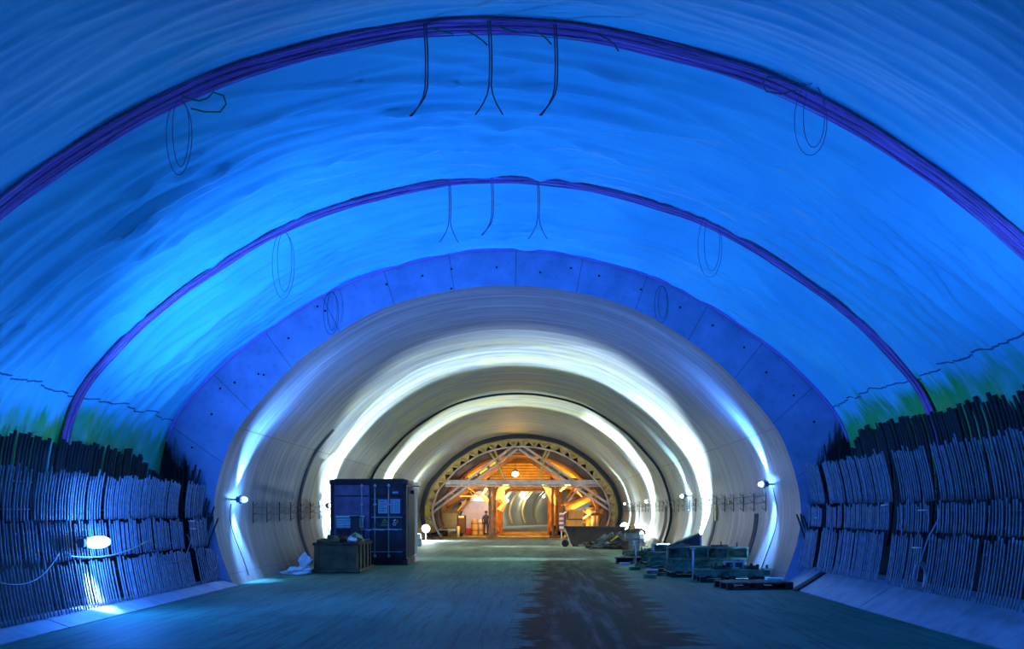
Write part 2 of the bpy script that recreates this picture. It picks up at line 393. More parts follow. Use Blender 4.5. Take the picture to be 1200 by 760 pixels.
# ------------------------------------------------------------------ waterproof sheet
def fold(u,v):
    w=noise.noise(Vector((u*.11,v*.9+.35*noise.noise(Vector((u*.35,v*.5,3.))),1.)))
    r=1-abs(noise.noise(Vector((u*.10+7,v*1.7+.35*noise.noise(Vector((u*.3,v*.4,9.))),5.))))*2.2
    r2=1-abs(noise.noise(Vector((u*.22+3,v*3.6+.35*noise.noise(Vector((u*.8,v*.8,2.))),8.))))*2.2
    s=noise.noise(Vector((u*.9,v*1.1,4.)))
    r3=1-abs(noise.noise(Vector((u*.5+13,v*2.6+u*.35,18.))))*2.6
    d=.04*w+.10*max(r,0)**6+.055*max(r2,0)**5+.010*s+.03*max(r3,0)**4*(.3+noise.noise(Vector((u*.3,v*.4,30.))))
    r4=1-abs(noise.noise(Vector((u*.18+2,v*1.5-u*.33,40.))))*2.4
    d+=.07*max(r4,0)**7
    return d*(.25+.75*min(1,max(0,(v-11)/3)))
anch=[0.5,6.6,12.4,18.1,23.1]
def belly(v):
    for a,b in zip(anch,anch[1:]):
        if a<=v<=b: return .30*math.sin(PI*((v-a)/(b-a))**.85)**1.1
    return 0
ids=[i for i in range(NO) if out[i].y>1.95]
def sheet(ids,ds,nm,parent):
    rows=[];uvs=[]
    for D in ds:
        row=[]
        for i in ids:
            uu=(i/(NO-1)-.5)*TO; k=fold(uu,D)+belly(D)*min(1,max(0,(out[i].y-2.3)/2.5))
            if D>22.2:k*=max(0,(23.1-D)/.9)
            k*=.12+.88*min(1,max(0,(out[i].y-2.6)/1.4))
            k*=min(1,.15+min(abs(D-12.4),abs(D-18.1))/.75)
            q=out[i]+nout[i]*k; row.append((AX+q.x,D,q.y)); uvs.append((uu,D))
        rows.append(row)
    return MB().grid(rows).build(nm,M_SHEET,parent,smooth=True,uvs=uvs,fixn=False)
mem=thing('waterproof_membrane','huge blue-lit wrinkled waterproofing sheet lining the near tunnel vault above the steel bars','plastic sheet',(0,0,0))
sheet(ids,drange(8.0,23.1,.042),'sheet',mem)
sheet(ids,drange(-8,8.0,.4),'sheet',mem)
# edge beading where the sheet meets the concrete
mb=MB(); mb.tube([(AX+p.x*.997,23.06,CH+(p.y-CH)*.997) for p in out if p.y>3.2],.035,6); mb.build('edge_strip',M_STRAP,mem,smooth=True)

def arc_pts(D,o,z0,wob=.02,seed=0,n=1,pr=None,nn=None):
    pr=pr or out; nn=nn or nout; pts=[]
    for i in range(0,len(pr),n):
        if pr[i].y<z0: continue
        k=o+wob*noise.noise(Vector((i*.13,seed*3.1,1))); q=pr[i]+nn[i]*k
        pts.append((AX+q.x,D+wob*1.5*noise.noise(Vector((i*.09,seed*5.3,6))),q.y))
    return pts
for D,w,nst,lab,z0 in ((12.4,.38,9,'broad violet strap bundle following the vault nearest the top of the picture',1.9),(18.1,.27,7,'narrower violet strap bundle following the vault, second from the camera',1.9)):
    t_=thing('strap_bundle',lab,'strap bundle',(0,0,0))
    rows=[]
    for k in range(2):
        rows.append([(x,y,z) for x,y,z in arc_pts(D-w/2+w*k,.055,z0,.02,k)])
    # backing band
    MB().grid(rows).build('band',M_STRAP,t_,smooth=True)
    for k in range(nst):
        MB().tube(arc_pts(D-w/2+w*k/(nst-1),.068+.012*(k%2),z0,.028,k+2),.008 if k%3 else .015,6).build('strand',M_STRAPD if k%3==0 else M_STRAP,t_,smooth=True)

# hanging cable ends at the crown
def hanger(px,py0,py1,D,m,lab,grp,mode):
    a=P(px,py0,D); b=P(px,py1,D); L=a.z-b.z
    t_=thing('hanging_cable',lab,'cable',(a.x,D,a.z))
    for k,sx in enumerate((-.012,.016)):
        end=(-.16 if mode!='split' or k==0 else .14)+k*(-.05 if mode!='split' else 0)
        pts=[(sx,0,.06)]+[(sx*1.+.02*math.sin(f*2.5),.0,-L*.68*f) for f in (0,.25,.5,.75,1)]
        for f in (.3,.6,.85,1.): pts.append((sx+.02*math.sin(2.5)+end*f**1.7,-.02*f,-L*(.68+.32*f)))
        MB().tube(pts,.0095 if m is M_HANG else .008,6).build('strand',m,t_,smooth=True)
hanger(498,33,137,12.25,M_HANG,'left dark twin cable hanging from the near strap bundle at the crown',None,'curl')
hanger(573,27,135,12.25,M_HANG,'middle dark twin cable with split ends hanging from the near strap bundle',None,'split')
hanger(650,28,136,12.25,M_HANG,'right dark twin cable hanging from the near strap bundle at the crown',None,'curl')
hanger(526,208,284,17.9,M_HANG2,'left violet twin cable with forked ends hanging from the far strap bundle',None,'split')
hanger(576,206,276,17.9,M_HANG2,'middle violet cable curling left below the far strap bundle',None,'curl')
hanger(630,206,280,17.9,M_HANG2,'right violet twin cable with forked ends hanging from the far strap bundle',None,'split')

def loop(px,py0,py1,w,D,m,lab,nl=2):
    a=P(px,py0,D);b=P(px,py1,D);L=a.z-b.z; t_=thing('wire_loop',lab,'wire',(a.x,D,a.z))
    for k in range(nl):
        ww=w/F*D*(1-.35*k); pts=[]
        for j in range(25):
            f=2*PI*j/24; pts.append((ww*.5*math.sin(f)+.03*k,-.03*k+.02*math.sin(f*2),-L*(1-.1*k)*(.5-.5*math.cos(f))))
        MB().tube(pts,.005,5,False).build('strand',m,t_,smooth=True)
loop(210,118,205,30,12.1,M_HANG2,'thin wire loop dangling under the near strap bundle, upper left')
loop(950,98,182,38,12.1,M_HANG2,'thin wire loop dangling under the near strap bundle, upper right')
loop(332,272,350,26,17.6,M_HANG2,'thin wire loop dangling under the far strap bundle on the left side')
loop(832,250,325,28,17.6,M_HANG2,'thin wire loop dangling under the far strap bundle on the right side')
loop(388,342,392,18,22.9,M_CABLE,'dark wire loop against the upper left of the concrete ring face')
loop(775,335,378,16,22.9,M_CABLE,'dark wire loop against the upper right of the concrete ring face')
# green ties at the near bundle
def tie(pts,lab,D=12.15,m=M_GREEN):
    q=[P(x,y,D) for x,y in pts]; c=q[0]
    MBt=MB().tube([p-c for p in q],.010,6); o=MBt.build('cable_tie',m,None,True,loc=c); tag(o,lab,'tie')
tie([(505,32),(515,36),(525,38),(531,40)],'short green tie beside the left dark hanging cable')
tie([(583,30),(592,34),(600,36),(606,38)],'short green tie right of the middle dark hanging cable')
tie([(548,37),(558,42),(566,48),(571,53)],'green tie slanting down left of the middle dark hanging cable')
tie([(626,36),(634,40),(641,46),(646,52)],'green tie slanting down left of the right dark hanging cable')
tie([(213,112),(222,116),(234,118),(243,115),(250,108),(262,112),(265,122),(258,131),(240,131),(224,127)],'curled green tie under the near strap bundle, upper left')
tie([(945,100),(930,96),(912,92),(900,90),(893,98),(898,107),(915,110),(932,106)],'curled grey tie under the near strap bundle, upper right',12.15,M_HANG)
tie([(700,40),(712,46),(720,52),(725,60)],'thin dark tie right of the right dark hanging cable',12.3,M_HANG)
# crack-like wire on the sheet, upper right
pts=[(1000,0),(1040,14),(1075,33),(1105,45),(1135,58),(1165,75),(1200,93)]
dd=9.6
tag(MB().tube([P(x,y,11.7-.25*k) for k,(x,y) in enumerate(pts)],.008,5).build('thin_wire',M_HANG,smooth=True),'long thin dark wire crossing the sheet in the upper right corner','wire')

# ------------------------------------------------------------------ reinforcement
def bar_mesh(side,D,z0,z1,off,r,prof=inn,lean=0.,n=9):
    pts=[]
    for k in range(n):
        z=z0+(z1-z0)*k/(n-1); x=wallx(prof,max(z,.0),side)+side*(off+(.20*max(0,(1.35-z)/1.35)**1.4 if prof is inn else 0))
        pts.append((x,D+lean*(k/(n-1)),z))
    return pts
TIER={'r':[(1.36,2.70,'top',.17),(.93+.43,1.80,'middle',.10),(.37,1.31,'bottom',.04)],'l':[]}
TR=[(1.83,2.69,'top tier',.20),(1.34,1.79,'middle tier',.12),(.43,1.29,'bottom tier',.05)]
TL=[(1.53,2.28,'top tier',.20),(.90,1.50,'middle tier',.12),(.12,.86,'bottom tier',.05)]
SR=[(12.4,13.93),(14.02,15.75),(15.98,17.42),(17.78,20.3),(20.48,21.6),(21.85,22.98)]
SL=[(12.4,15.0),(15.1,17.5),(17.6,21.35),(21.75,22.95)]
ordn=['nearest the concrete ring','second from the concrete ring','third from the concrete ring','fourth from the concrete ring','fifth from the concrete ring','farthest from the concrete ring']
nb=0
for side,TT,SS,sn in ((1,TR,SR,'right'),(-1,TL,SL,'left')):
    for si,(a,b) in enumerate(SS):
        k=len(SS)-1-si; od=ordn[k] if si>0 else ordn[5]
        for ti,(z0,z1,tn,off) in enumerate(TT):
            root=thing('reinforcement_mat',f'{tn} of upright steel bars on the {sn} wall, section {od}','reinforcement mat',(wallx(inn,z0,side)+side*off,(a+b)/2,z0))
            org=Vector(root.location); D=a+.03
            while D<b-.01:
                zt=z1+random.uniform(-.045,.045)+.05*noise.noise(Vector((D*1.3,ti*4,side))); zb=z0+random.uniform(-.01,.01)
                if random.random()<.05: zt+=.09
                oo=off+random.uniform(-.006,.006)
                pts=[Vector(p)-org for p in bar_mesh(side,D,zb,zt,oo,.02,lean=random.uniform(-.01,.01))]
                r=random.choice((.0135,.0145,.016)) 
                MB().tube(pts,r,6).build('vertical_bar',M_BAR,root,smooth=True); nb+=1
                D+=random.choice((.096,.1,.1,.104,.088)) if random.random()>.04 else .15
            for zz in (z0+.22*(z1-z0),z0+.75*(z1-z0)):
                x=wallx(inn,zz,side)+side*(off+.04+.20*max(0,(1.35-zz)/1.35)**1.4)
                MB().tube([Vector((x,a-.05,zz))-org,Vector((x,b+.05,zz))-org],.014,6).build('cross_bar',M_BAR2,root,smooth=True)
    # taller back layer against the sheet, unlit look put into a dark rusty colour
    z1b=3.42 if side>0 else 2.90
    sec=[(12.4,16.2),(16.3,19.6),(19.7,22.9)]
    for si,(a,b) in enumerate(sec):
        nm=['nearest the camera','in the middle','beside the concrete ring'][si]
        root=thing('reinforcement_mat',f'dark tall rear bars against the green sheet, {sn} side, stretch {nm}','reinforcement mat',(wallx(out,1.,side)-side*.15,(a+b)/2,1.0))
        org=Vector(root.location); D=a
        while D<b:
            lim=z1b-(.5*max(0,(D-21.0))/2 if side<0 else .6*max(0,D-21.5)/1.5)
            zt=lim+random.uniform(-.08,.06)
            pts=[Vector(p)-org for p in bar_mesh(side,D,1.0,zt,-.14,.03,out,lean=.12,n=8)]
            MB().tube(pts,random.choice((.03,.036,.042)),6).build('vertical_bar',M_BAR2,root,smooth=True)
            D+=random.choice((.105,.12,.135)) if random.random()>.14 else .21
        for zz in (1.5,2.3):
            x=wallx(out,zz,side)-side*.09
            MB().tube([Vector((x,a,zz))-org,Vector((x,b,zz))-org],.016,6).build('cross_bar',M_BAR2,root,smooth=True)
# starter bars leaning out of the lining face
for side,sn in ((-1,'left'),(1,'right')):
    root=thing('starter_bars',f'loose dark starter bars leaning against the lower {sn} end of the concrete ring face','reinforcement',(AX+side*7.2,22.9,.2))
    org=Vector(root.location)
    for k in range(26):
        f=k/25; xb=AX+side*(6.72+.68*f); h=1.2+1.5*f+random.uniform(-.4,.35); ln=random.uniform(-.12,.12)+(-side*.18 if random.random()<.25 else 0)
        pts=[Vector((xb+ln*q*q,22.75+random.uniform(-.02,.02)+.2*q,.25+h*q))-org for q in (0,.33,.66,1)]
        MB().tube(pts,.02,6).build('bar',M_BAR2,root,smooth=True)
# spacer rods sticking out of the gaps
for k,(px,py,D,side) in enumerate(((1103,597,15.9,1),(1092,641,16.,1),(1056,591,17.6,1),(971,606,21.75,1),(208,610,21.5,-1),(216,619,21.55,-1))):
    z=Z(py,D); x=wallx(inn,z,side)
    o=MB().tube([(-.02*side,-.22,0),(.0,.22,-.01)],.013,6).build('spacer_rod',M_TIE,None,True,loc=(x,D,z))
    tag(o,'short pale spacer rod bridging a dark gap between the bar mats','rod','spacer rods between the bar mats')
# rope/cables along the bars, left
def wall_cable(pts,D0,D1,side,lab,m,r=.012,off=-.06):
    out_=[]
    n=len(pts)
    q=[]
    for k,(D,z) in enumerate(pts): q.append((wallx(inn,z,side)+side*off,D,z))
    c=Vector(q[0]); o=MB().tube([Vector(p)-c for p in q],r,6).build('slack_cable',m,None,True,loc=c); tag(o,lab,'cable')
def sag(D0,z0,D1,z1,s,n=14): return [(D0+(D1-D0)*k/n, z0+(z1-z0)*k/n-s*4*(k/n)*(1-k/n)) for k in range(n+1)]
wall_cable(sag(12.6,1.,15.2,1.05,.35),0,0,-1,'slack cable looping low across the left bars near the picture edge',M_HANG)
wall_cable(sag(15.4,1.0,18.7,1.12,.12),0,0,-1,'pale slack cable crossing the left bars below the glowing lamp',M_TIE)
wall_cable(sag(18.7,1.12,21.2,1.1,.42),0,0,-1,'slack cable sagging across the left bars towards the concrete ring',M_HANG)
wall_cable(sag(21.,1.2,22.6,.7,.5),0,0,-1,'slack cable drooping beside the left end of the concrete ring',M_HANG)
# coiled hose on the right kerb
q=P(1101,686,15.2); root=thing('hose_coil','coiled pale hose hanging against the lower right bars above the kerb','hose',(5.86,15.3,.50))
pts=[]
for j in range(46):
    f=j/45; a=f*2*PI*2.4; r=.17+.02*math.sin(a*1.7)
    pts.append((.14*math.cos(a)-.03*f,r*math.cos(a)*.8,.2+r*1.15*math.sin(a)))
MB().tube(pts,.014,6).build('coil',M_TIE,root,smooth=True)
MB().tube([(.02,.1,.35),(.05,-.02,.62),(.08,-.12,.8),(.2,-.16,1.05),(.23,-.1,1.2)],.014,6).build('tail',M_TIE,root,smooth=True)

# ------------------------------------------------------------------ wall lamps
LIGHTS=[]
LS={'lamp_light':.32,'lamp_wash':.30,'amber_light':.45,'flood_light':.9,'far_light':.8,'bulkhead_light':.14,'bulkhead_wash':1.2,'crown_wash':.8}
def light(kind,loc,col,W,name,size=.1,target=None,angle=60,blend=.5,spread=180,parent=None,sy=None):
    d=bpy.data.lights.new(name,kind); d.color=col; d.energy=W*LS[name]
    if kind=='POINT': d.shadow_soft_size=size
    if kind=='SPOT': d.shadow_soft_size=size; d.spot_size=math.radians(angle); d.spot_blend=blend
    if kind=='AREA':
        d.shape='RECTANGLE' if sy else 'DISK'; d.size=size; d.spread=math.radians(spread)
        if sy: d.size_y=sy
    o=bpy.data.objects.new(name,d); COL.objects.link(o); o.location=loc
    if target is not None: o.rotation_euler=(Vector(target)-Vector(loc)).to_track_quat('-Z','Y').to_euler()
    return o
def bulkhead(x,D,z,side,em,lab,L=.55,rr=1.):
    t_=thing('wall_lamp',lab,'lamp',(x,D,z))
    s=-side
    MB().box(-.05,.05,-L/2-.08,-L/2+.04,-.07,.07,bev=.015).build('end_cap',M_LAMPB,t_)
    MB().box(.0 if s>0 else -.06,.06 if s>0 else .0,-L/2,L/2,-.10,.10,bev=.02).build('housing',M_LAMPB,t_)
    prof=[(.02,-L/2),(.07,-L/2+.04),(.095,-L/4),(.10,0),(.095,L/4),(.07,L/2-.04),(.02,L/2)]
    MB().lathe([(a*rr,b) for a,b in prof],(s*.09,0,0),14,'y').build('glowing_tube',em,t_,smooth=True)
    MB().beam((side*.0,0,.0),(side*.3,0,0),.04,.04).build('bracket',M_LAMPB,t_)
    return t_
LB=(.025,.195,1.); 
# near left lamp on the bars
zl=Z(635,16.2); xl=wallx(inn,zl,-1)+.16
bulkhead(xl,16.2,zl,-1,E_BLUE,'glowing oval bulkhead lamp fixed to the bars on the left wall, closest to the camera',.7)
lamps=[(-1,24.4,Z(585,24.4),(.12,.34,1.)),(1,25.3,Z(567,25.3),(.12,.34,1.)),(-1,35.1,Z(592,35.1),(.42,.72,1.)),(1,38.5,Z(581,38.5),(.42,.72,1.)),(1,49.5,Z(587,49.5),(.62,.86,1.)),(1,60.5,Z(590,60.5),(.68,.9,1.)),(-1,47.,Z(596,47.),(.62,.86,1.)),(-1,58.5,Z(598,58.5),(.68,.9,1.))]
ln_=['first lamp inside the concrete ring on the left wall','first lamp inside the concrete ring on the right wall','lamp on the left wall just above the blue container side','second lamp along the right concrete wall','third lamp along the right concrete wall','last lamp on the right wall before the formwork arch','lamp on the left wall hidden beyond the container','last lamp on the left wall before the formwork arch']
for (side,D,z,c),lb in zip(lamps,ln_):
    s=1. if D<43.8 else SB
    x=AX+(wallx(inn,z,side)-AX)*s-side*.22
    bulkhead(x,D,z,side,E_WHITE if D>30 else E_BLUE,'white glowing '+lb,.30,.62)
    k=1. if D<30 else 1.15
    light('POINT',(x-side*.08,D+.28,z),c,260*k,'lamp_light',.06)
    if D<30: light('SPOT',(x-side*.25,D,z+.1),(.03,.20,1.),6000,'lamp_light',.08,(AX+side*1.0,D+1.6,6.8),115,.8)
    # grazing spots added to draw the light streak above and below each lamp
    light('SPOT',(x+side*.02,D+.26,z+.06),c,5200*k*(1.8 if D<30 else 1),'lamp_wash',.05,(x-side*.32,D+.26,z+3.0),62,.9)
    light('SPOT',(x+side*.02,D+.26,z-.06),c,3000*k*(1.8 if D<30 else 1),'lamp_wash',.05,(x+side*.12,D+.26,z-1.6),70,.9)
# drop cable under the first lamps
for side,D,z in ((-1,24.4,Z(585,24.4)),(1,25.3,Z(567,25.3))):
    pts=[(wallx(inn,zz,side)-side*.03,D+.15*math.sin(zz*3),zz) for zz in [z-.1-(z-.25)*k/10 for k in range(11)]]
    tag(MB().tube(pts,.012,6).build('drop_cable',M_CABLE,smooth=True),('left' if side<0 else 'right')+' thin black cable dropping from the first lamp inside the ring to the floor','cable')

# brackets along both lining walls
def bracket(side,D,z,s):
    x=AX+(wallx(inn,z,side)-AX)*s-side*.03
    t_=thing('cable_bracket',f'small dark three-hook cable bracket in the row along the {"left" if side<0 else "right"} concrete wall','bracket',(x,D,z-.28),0,f'cable brackets on the {"left" if side<0 else "right"} wall')
    MB().box(-.012,.012,-.014,.014,0,.56).build('rail',M_CABLE,t_)
    for k in range(3):
        zz=.08+.2*k; MB().tube([(0,0,zz),(-side*.05,0,zz-.03),(-side*.09,0,zz),(-side*.09,0,zz+.05)],.008,5).build('hook',M_CABLE,t_)
    return t_
proto={}
for side in (-1,1):
    D=26.3; first=None
    while D<64:
        s=1. if D<43.8 else SB; z=(CH+.0+.006*(D-26)) if side<0 else CH+.30
        if first is None: first=bracket(side,D,z,s); z_first=z
        else:
            c=copy_tree(first); c.location=(AX+(wallx(inn,z,side)-AX)*s-side*.03,D,z-.28)
        D+=1.38
    for k in range(2):
        pts=[]
        D=26.
        while D<64:
            s=1. if D<43.7 else SB; z=(CH-.05+.006*(D-26) if side<0 else CH+.25)+.17*k+.015*math.cos((D-26.3)/1.38*2*PI)
            pts.append((AX+(wallx(inn,z,side)-AX)*s-side*.10,D,z)); D+=.345
        tag(MB().tube(pts,.009,5).build('cable_run',M_CABLE,smooth=True),f'{"lower" if k==0 else "upper"} black cable resting in the brackets along the {"left" if side<0 else "right"} concrete wall','cable')
# yellow marker hanging by the right brackets
q=P(842,600,33.5); x=wallx(inn,q.z,1)-.06
tag(MB().box(-.02,.02,-.12,.12,-.28,.28,bev=.01).build('marker_tag',M_YEL,loc=(x,33.3,q.z)),'yellow tag hanging between brackets on the right concrete wall','tag')
q=P(862,589,31.5); x=wallx(inn,q.z,1)-.06
tag(MB().box(-.02,.02,-.08,.08,-.07,.07,bev=.01).build('marker_tag',M_YEL,loc=(x,31.,q.z)),'small square yellow tag on the right concrete wall, nearer than the long one','tag')

# ------------------------------------------------------------------ container
CD=32.0; cx0=X(387,CD); W=2.38; H=2.66; LC=3.15
ct=thing('shipping_container','dark blue shipping container with lock rods, standing left of the roadway','container',(cx0,CD,0))
body=MB().box(.0,W,.09,LC,.18,H-.12)
for k in range(12):      # corrugated flanks
    y=.3+k*.225; body.box(W,W+.03,y,y+.12,.25,H-.2); body.box(-.03,0,y,y+.12,.25,H-.2)
body.build('body',M_CSIDE,ct)
fr=MB()
for x in (0,W-.12): fr.box(x,x+.12,0,.14,.0,H,bev=.01); fr.box(x,x+.12,LC-.1,LC+.04,0,H,bev=.01)
fr.box(0,W,.0,.12,.0,.22); fr.box(0,W,.0,.12,H-.16,H); fr.box(-.02,.1,0,LC,.0,.18); fr.box(W-.1,W+.04,0,LC,.0,.18); fr.box(-.02,.1,0,LC,H-.14,H);fr.box(W-.1,W+.04,0,LC,H-.14,H)
fr.build('frame',M_CRED,ct)
rf=MB().box(.02,W-.02,.02,LC,H-.03,H+.02)
for k in range(14): rf.box(.1,W-.1,.15+k*.21,.25+k*.21,H+.02,H+.045)
rf.build('roof',M_CDARK,ct)
for x in (-.03,W-.13):
    for z in (-.0,H-.13):
        MB().box(x,x+.17,-.03,.15,z,z+.14,bev=.015).build('corner_casting',M_CDARK,ct)
for dx0,dx1,nm in ((.12,1.22,'l'),(1.26,2.26,'r')):
    d=MB().box(dx0,dx1,.03,.09,.22,H-.16)
    if nm=='l':
        d.box(dx0+.05,dx1-.1,.01,.03,2.22,2.42); d.box(dx0+.05,dx1-.1,.015,.03,1.62,2.12)
    else:
        for (za,zb) in ((.3,.62),(.68,1.0),(1.48,2.1),(2.22,2.42)): d.box(dx0+.06,dx1-.05,.015,.03,za,zb)
    door=d.build('door',M_CBLUE if nm=='l' else M_CDARK,ct)
    MB().box(dx0+.03,dx1-.03,.005,.03,2.14,2.18).build('rain_strip',M_INK,door)
    MB().box(dx0+.03,dx1-.03,.003,.03,2.05,2.075).build('rail',M_CBLUE,door)
    if nm=='l':
        v=MB()
        v.box(.18,1.06,-.03,.03,1.49,1.55)
        for k in range(4):
            zz=1.42-k*.075; v.add([(.2,-.035,zz),(1.04,-.035,zz),(1.04,.02,zz+.045),(.2,.02,zz+.045),(.2,-.035,zz-.022),(1.04,-.035,zz-.022)],[(0,1,2,3),(4,5,1,0)])
        v.build('louvre',M_LBLUE,door)
        MB().box(.18,1.06,.012,.035,.62,1.14).build('recess_panel',M_CDARK,door)
    else:
        for (xa,xb,za,zb,cols) in ((1.5,1.79,1.62,2.04,1),(1.88,2.18,1.62,2.06,2)):
            p=MB().box(xa,xb,-.002,.02,za,zb).build('label_plate',M_PLATE,door)
            ink=MB(); nrow=5 if cols==1 else 9
            for r_ in range(nrow):
                zz=zb-.05-(zb-za-.06)*r_/nrow
                if cols==1:
                    x=xa+.03; xe=xa+(.24 if r_%2 else .17)
                    while x<xe: w_=random.uniform(.015,.035); ink.box(x,x+w_,-.006,-.002,zz-.016,zz+.010); x+=w_+.01
                else:
                    for xs in (xa+.03,xa+.13,xa+.21):
                        x=xs
                        while x<xs+.055: w_=random.uniform(.01,.018); ink.box(x,x+w_,-.006,-.002,zz-.010,zz+.007); x+=w_+.006
            ink.build('lettering',M_INK,p)
        tri=MB().prism([(1.60,1.32),(1.80,1.32),(1.70,1.47)],-.004,.02).build('warning_triangle',M_GRN,door)
        MB().prism([(1.665,1.345),(1.735,1.345),(1.70,1.40)],-.008,-.004).build('symbol',M_INK,tri)
        tx=MB()
        for r_ in range(2):
            x=1.57
            while x<1.83: w_=random.uniform(.015,.03); tx.box(x,x+w_,-.006,.02,1.255-r_*.035,1.28-r_*.035); x+=w_+.009
        tx.build('sign_text',M_GRN,door)
        lg=MB().lathe([(.105,-.004),(.105,.02)],(2.03,0,1.34),20,'y').build('round_emblem',M_INK,door)
        MB().lathe([(.055,-.010),(.055,-.003)],(2.01,0,1.29),14,'y').build('emblem_ring',M_WHITE,lg)
        MB().lathe([(.030,-.014),(.030,-.009)],(2.01,0,1.29),12,'y').build('emblem_centre',M_INK,lg)
        MB().prism([(1.95,1.37),(2.0,1.43),(2.06,1.44),(2.03,1.37)],-.009,-.003).build('emblem_leaf',M_WHITE,lg)
        MB().prism([(2.07,1.31),(2.12,1.30),(2.12,1.40),(2.07,1.43)],-.009,-.003).build('emblem_flame',M_ORG,lg)
        for zz in (.42,1.12,1.50): MB().box(dx0+.03,dx1-.02,-.015,.02,zz-.012,zz+.012).build('rail',M_ROD,door)
        MB().box(1.95,2.12,-.03,.02,2.24,2.30).build('plate',M_PLATE,door)
for xr,z0,z1 in ((.99,.72,H-.12),(1.40,.24,H-.12),(1.83,.24,H-.12)):
    rd=MB().tube([(xr,-.05,z0),(xr,-.05,z1)],.018,8).build('lock_rod',M_ROD,ct,smooth=True)
    for zz in (z0+.06,1.12,1.9,z1-.06): MB().box(xr-.04,xr+.04,-.07,.02,zz-.03,zz+.03,bev=.006).build('rod_guide',M_ROD,rd)
    MB().beam((xr,-.08,1.12),(xr+.3,-.08,1.10),.03,.03).build('handle',M_ROD,rd)
for z in (.5,1.05,1.65,2.25): MB().box(W-.14,W-.05,-.03,.03,z-.05,z+.05,bev=.01).build('hinge',M_CDARK,ct)
MB().tube([(W+.0,1.2,H-.2),(W+.12,1.2,H-.16),(W+.3,1.1,H-.17)],.02,6).build('cable_gland',M_CDARK,ct)
MB().box(W+.02,W+.14,.9,1.05,H-.42,H-.30,bev=.02).build('side_socket',M_CDARK,ct)

# post in front of the container
pp=thing('steel_post','dark upright steel post standing between the skip and the blue container','post',(X(416,31.2),31.2,0))
MB().box(-.13,.13,-.06,.06,0,1.52,bev=.01).build('post',M_CDARK,pp); MB().box(-.2,.2,-.15,.15,0,.03).build('base_plate',M_CDARK,pp)
MB().box(-.15,.15,-.08,.08,1.49,1.54,bev=.01).build('cap',M_CRED,pp)

# olive skip with rubble
sk=thing('steel_skip','low olive steel skip piled with scraps in front of the container','skip',(X(368,27.9),27.9,0),math.radians(0))
w,l,hh=1.17,2.5,.80
b=MB(); tk=.035
b.box(0,w,0,tk,.09,hh); b.box(0,w,l-tk,l,.09,hh); b.box(0,tk,tk,l-tk,.09,hh); b.box(w-tk,w,tk,l-tk,.09,hh); b.box(0,w,0,l,.07,.11)
b.build('body',M_SKIP,sk)
r_=MB(); r_.box(-.04,w+.04,-.04,.04,hh-.05,hh+.02,bev=.01); r_.box(-.04,w+.04,l-.04,l+.04,hh-.05,hh+.02,bev=.01); r_.box(-.04,.04,0,l,hh-.05,hh+.02); r_.box(w-.04,w+.04,0,l,hh-.05,hh+.02)
r_.build('rim',M_RUSTD,sk)
for x in (.04,w-.1): MB().box(x,x+.09,-.05,0,.05,hh-.05,bev=.01).build('rib',M_SKIP,sk)
for y in (.25,.85,1.45,2.05): MB().box(w,w+.05,y,y+.10,.05,hh-.05,bev=.01).build('rib',M_SKIP,sk)
MB().box(-.06,w+.08,-.1,-.02,.02,.10).build('foot_rail',M_SKIP,sk); MB().box(w-.02,w+.10,-.08,l+.05,.02,.10).build('foot_rail',M_SKIP,sk); MB().box(-.06,.02,-.08,l+.05,.02,.10).build('foot_rail',M_SKIP,sk)
for x in (.05,w-.15):
    for y in (.0,l-.2): MB().box(x,x+.15,y,y+.15,0,.05).build('foot',M_RUSTD,sk)
def blob(name,m,c,rx,ry,rz,seed,amp=.35,n=2,parent=None,flat=True,label=None,cat=None,group=None):
    bm=bmesh.new(); bmesh.ops.create_icosphere(bm,subdivisions=n,radius=1)
    for v in bm.verts:
        k=1+amp*noise.noise(v.co*1.7+Vector((seed*3.7,seed,0)))+amp*.5*noise.noise(v.co*4+Vector((0,seed*2.1,0)))
        v.co=Vector((v.co.x*rx*k,v.co.y*ry*k,v.co.z*rz*k))
    if flat:
        mn=min(v.co.z for v in bm.verts)
        for v in bm.verts:
            if v.co.z<-.4*rz: v.co.z=-.4*rz
    zz=min(v.co.z for v in bm.verts)
    for v in bm.verts: v.co.z-=zz
    me=bpy.data.meshes.new(name); bm.to_mesh(me); bm.free(); me.materials.append(m)
    o=bpy.data.objects.new(name,me); COL.objects.link(o); o.location=c
    if parent:o.parent=parent
    if label: tag(o,label,cat,group)
    return o
for k in range(7):
    xx=X(368,27.9)+.15+.14*k+random.uniform(-.02,.02); yy=27.9+.35+random.uniform(0,1.4)
    blob('scrap_lump',M_TARP if k%2 else M_SKIP,(xx,yy,.78),.2,.26,.11+.03*(k%3),k,.5,2,None,True,'crumpled green scrap lying on top of the olive skip','scrap','scraps heaped in the olive skip')
MB1=MB().box(.0,w-.07,.05,l-.05,.62,.80).build('rubble_fill',M_RUSTD,sk)
q=P(411,636,28.3); blob('plastic_bag',M_PLASTIC,(q.x,28.5,.84),.13,.13,.11,31,.5,2,None,True,'small pale plastic bag shining on the right end of the skip load','plastic bag')
# bent pale bars next to it, right end of skip
tag(MB().beam((-.16,0,0),(.16,.1,.03),.05,.03).build('steel_offcut',M_ROD,loc=(X(427,29.6)-.02,29.6,.84)),'thin bright steel offcut lying across the far right rim of the skip','offcut')

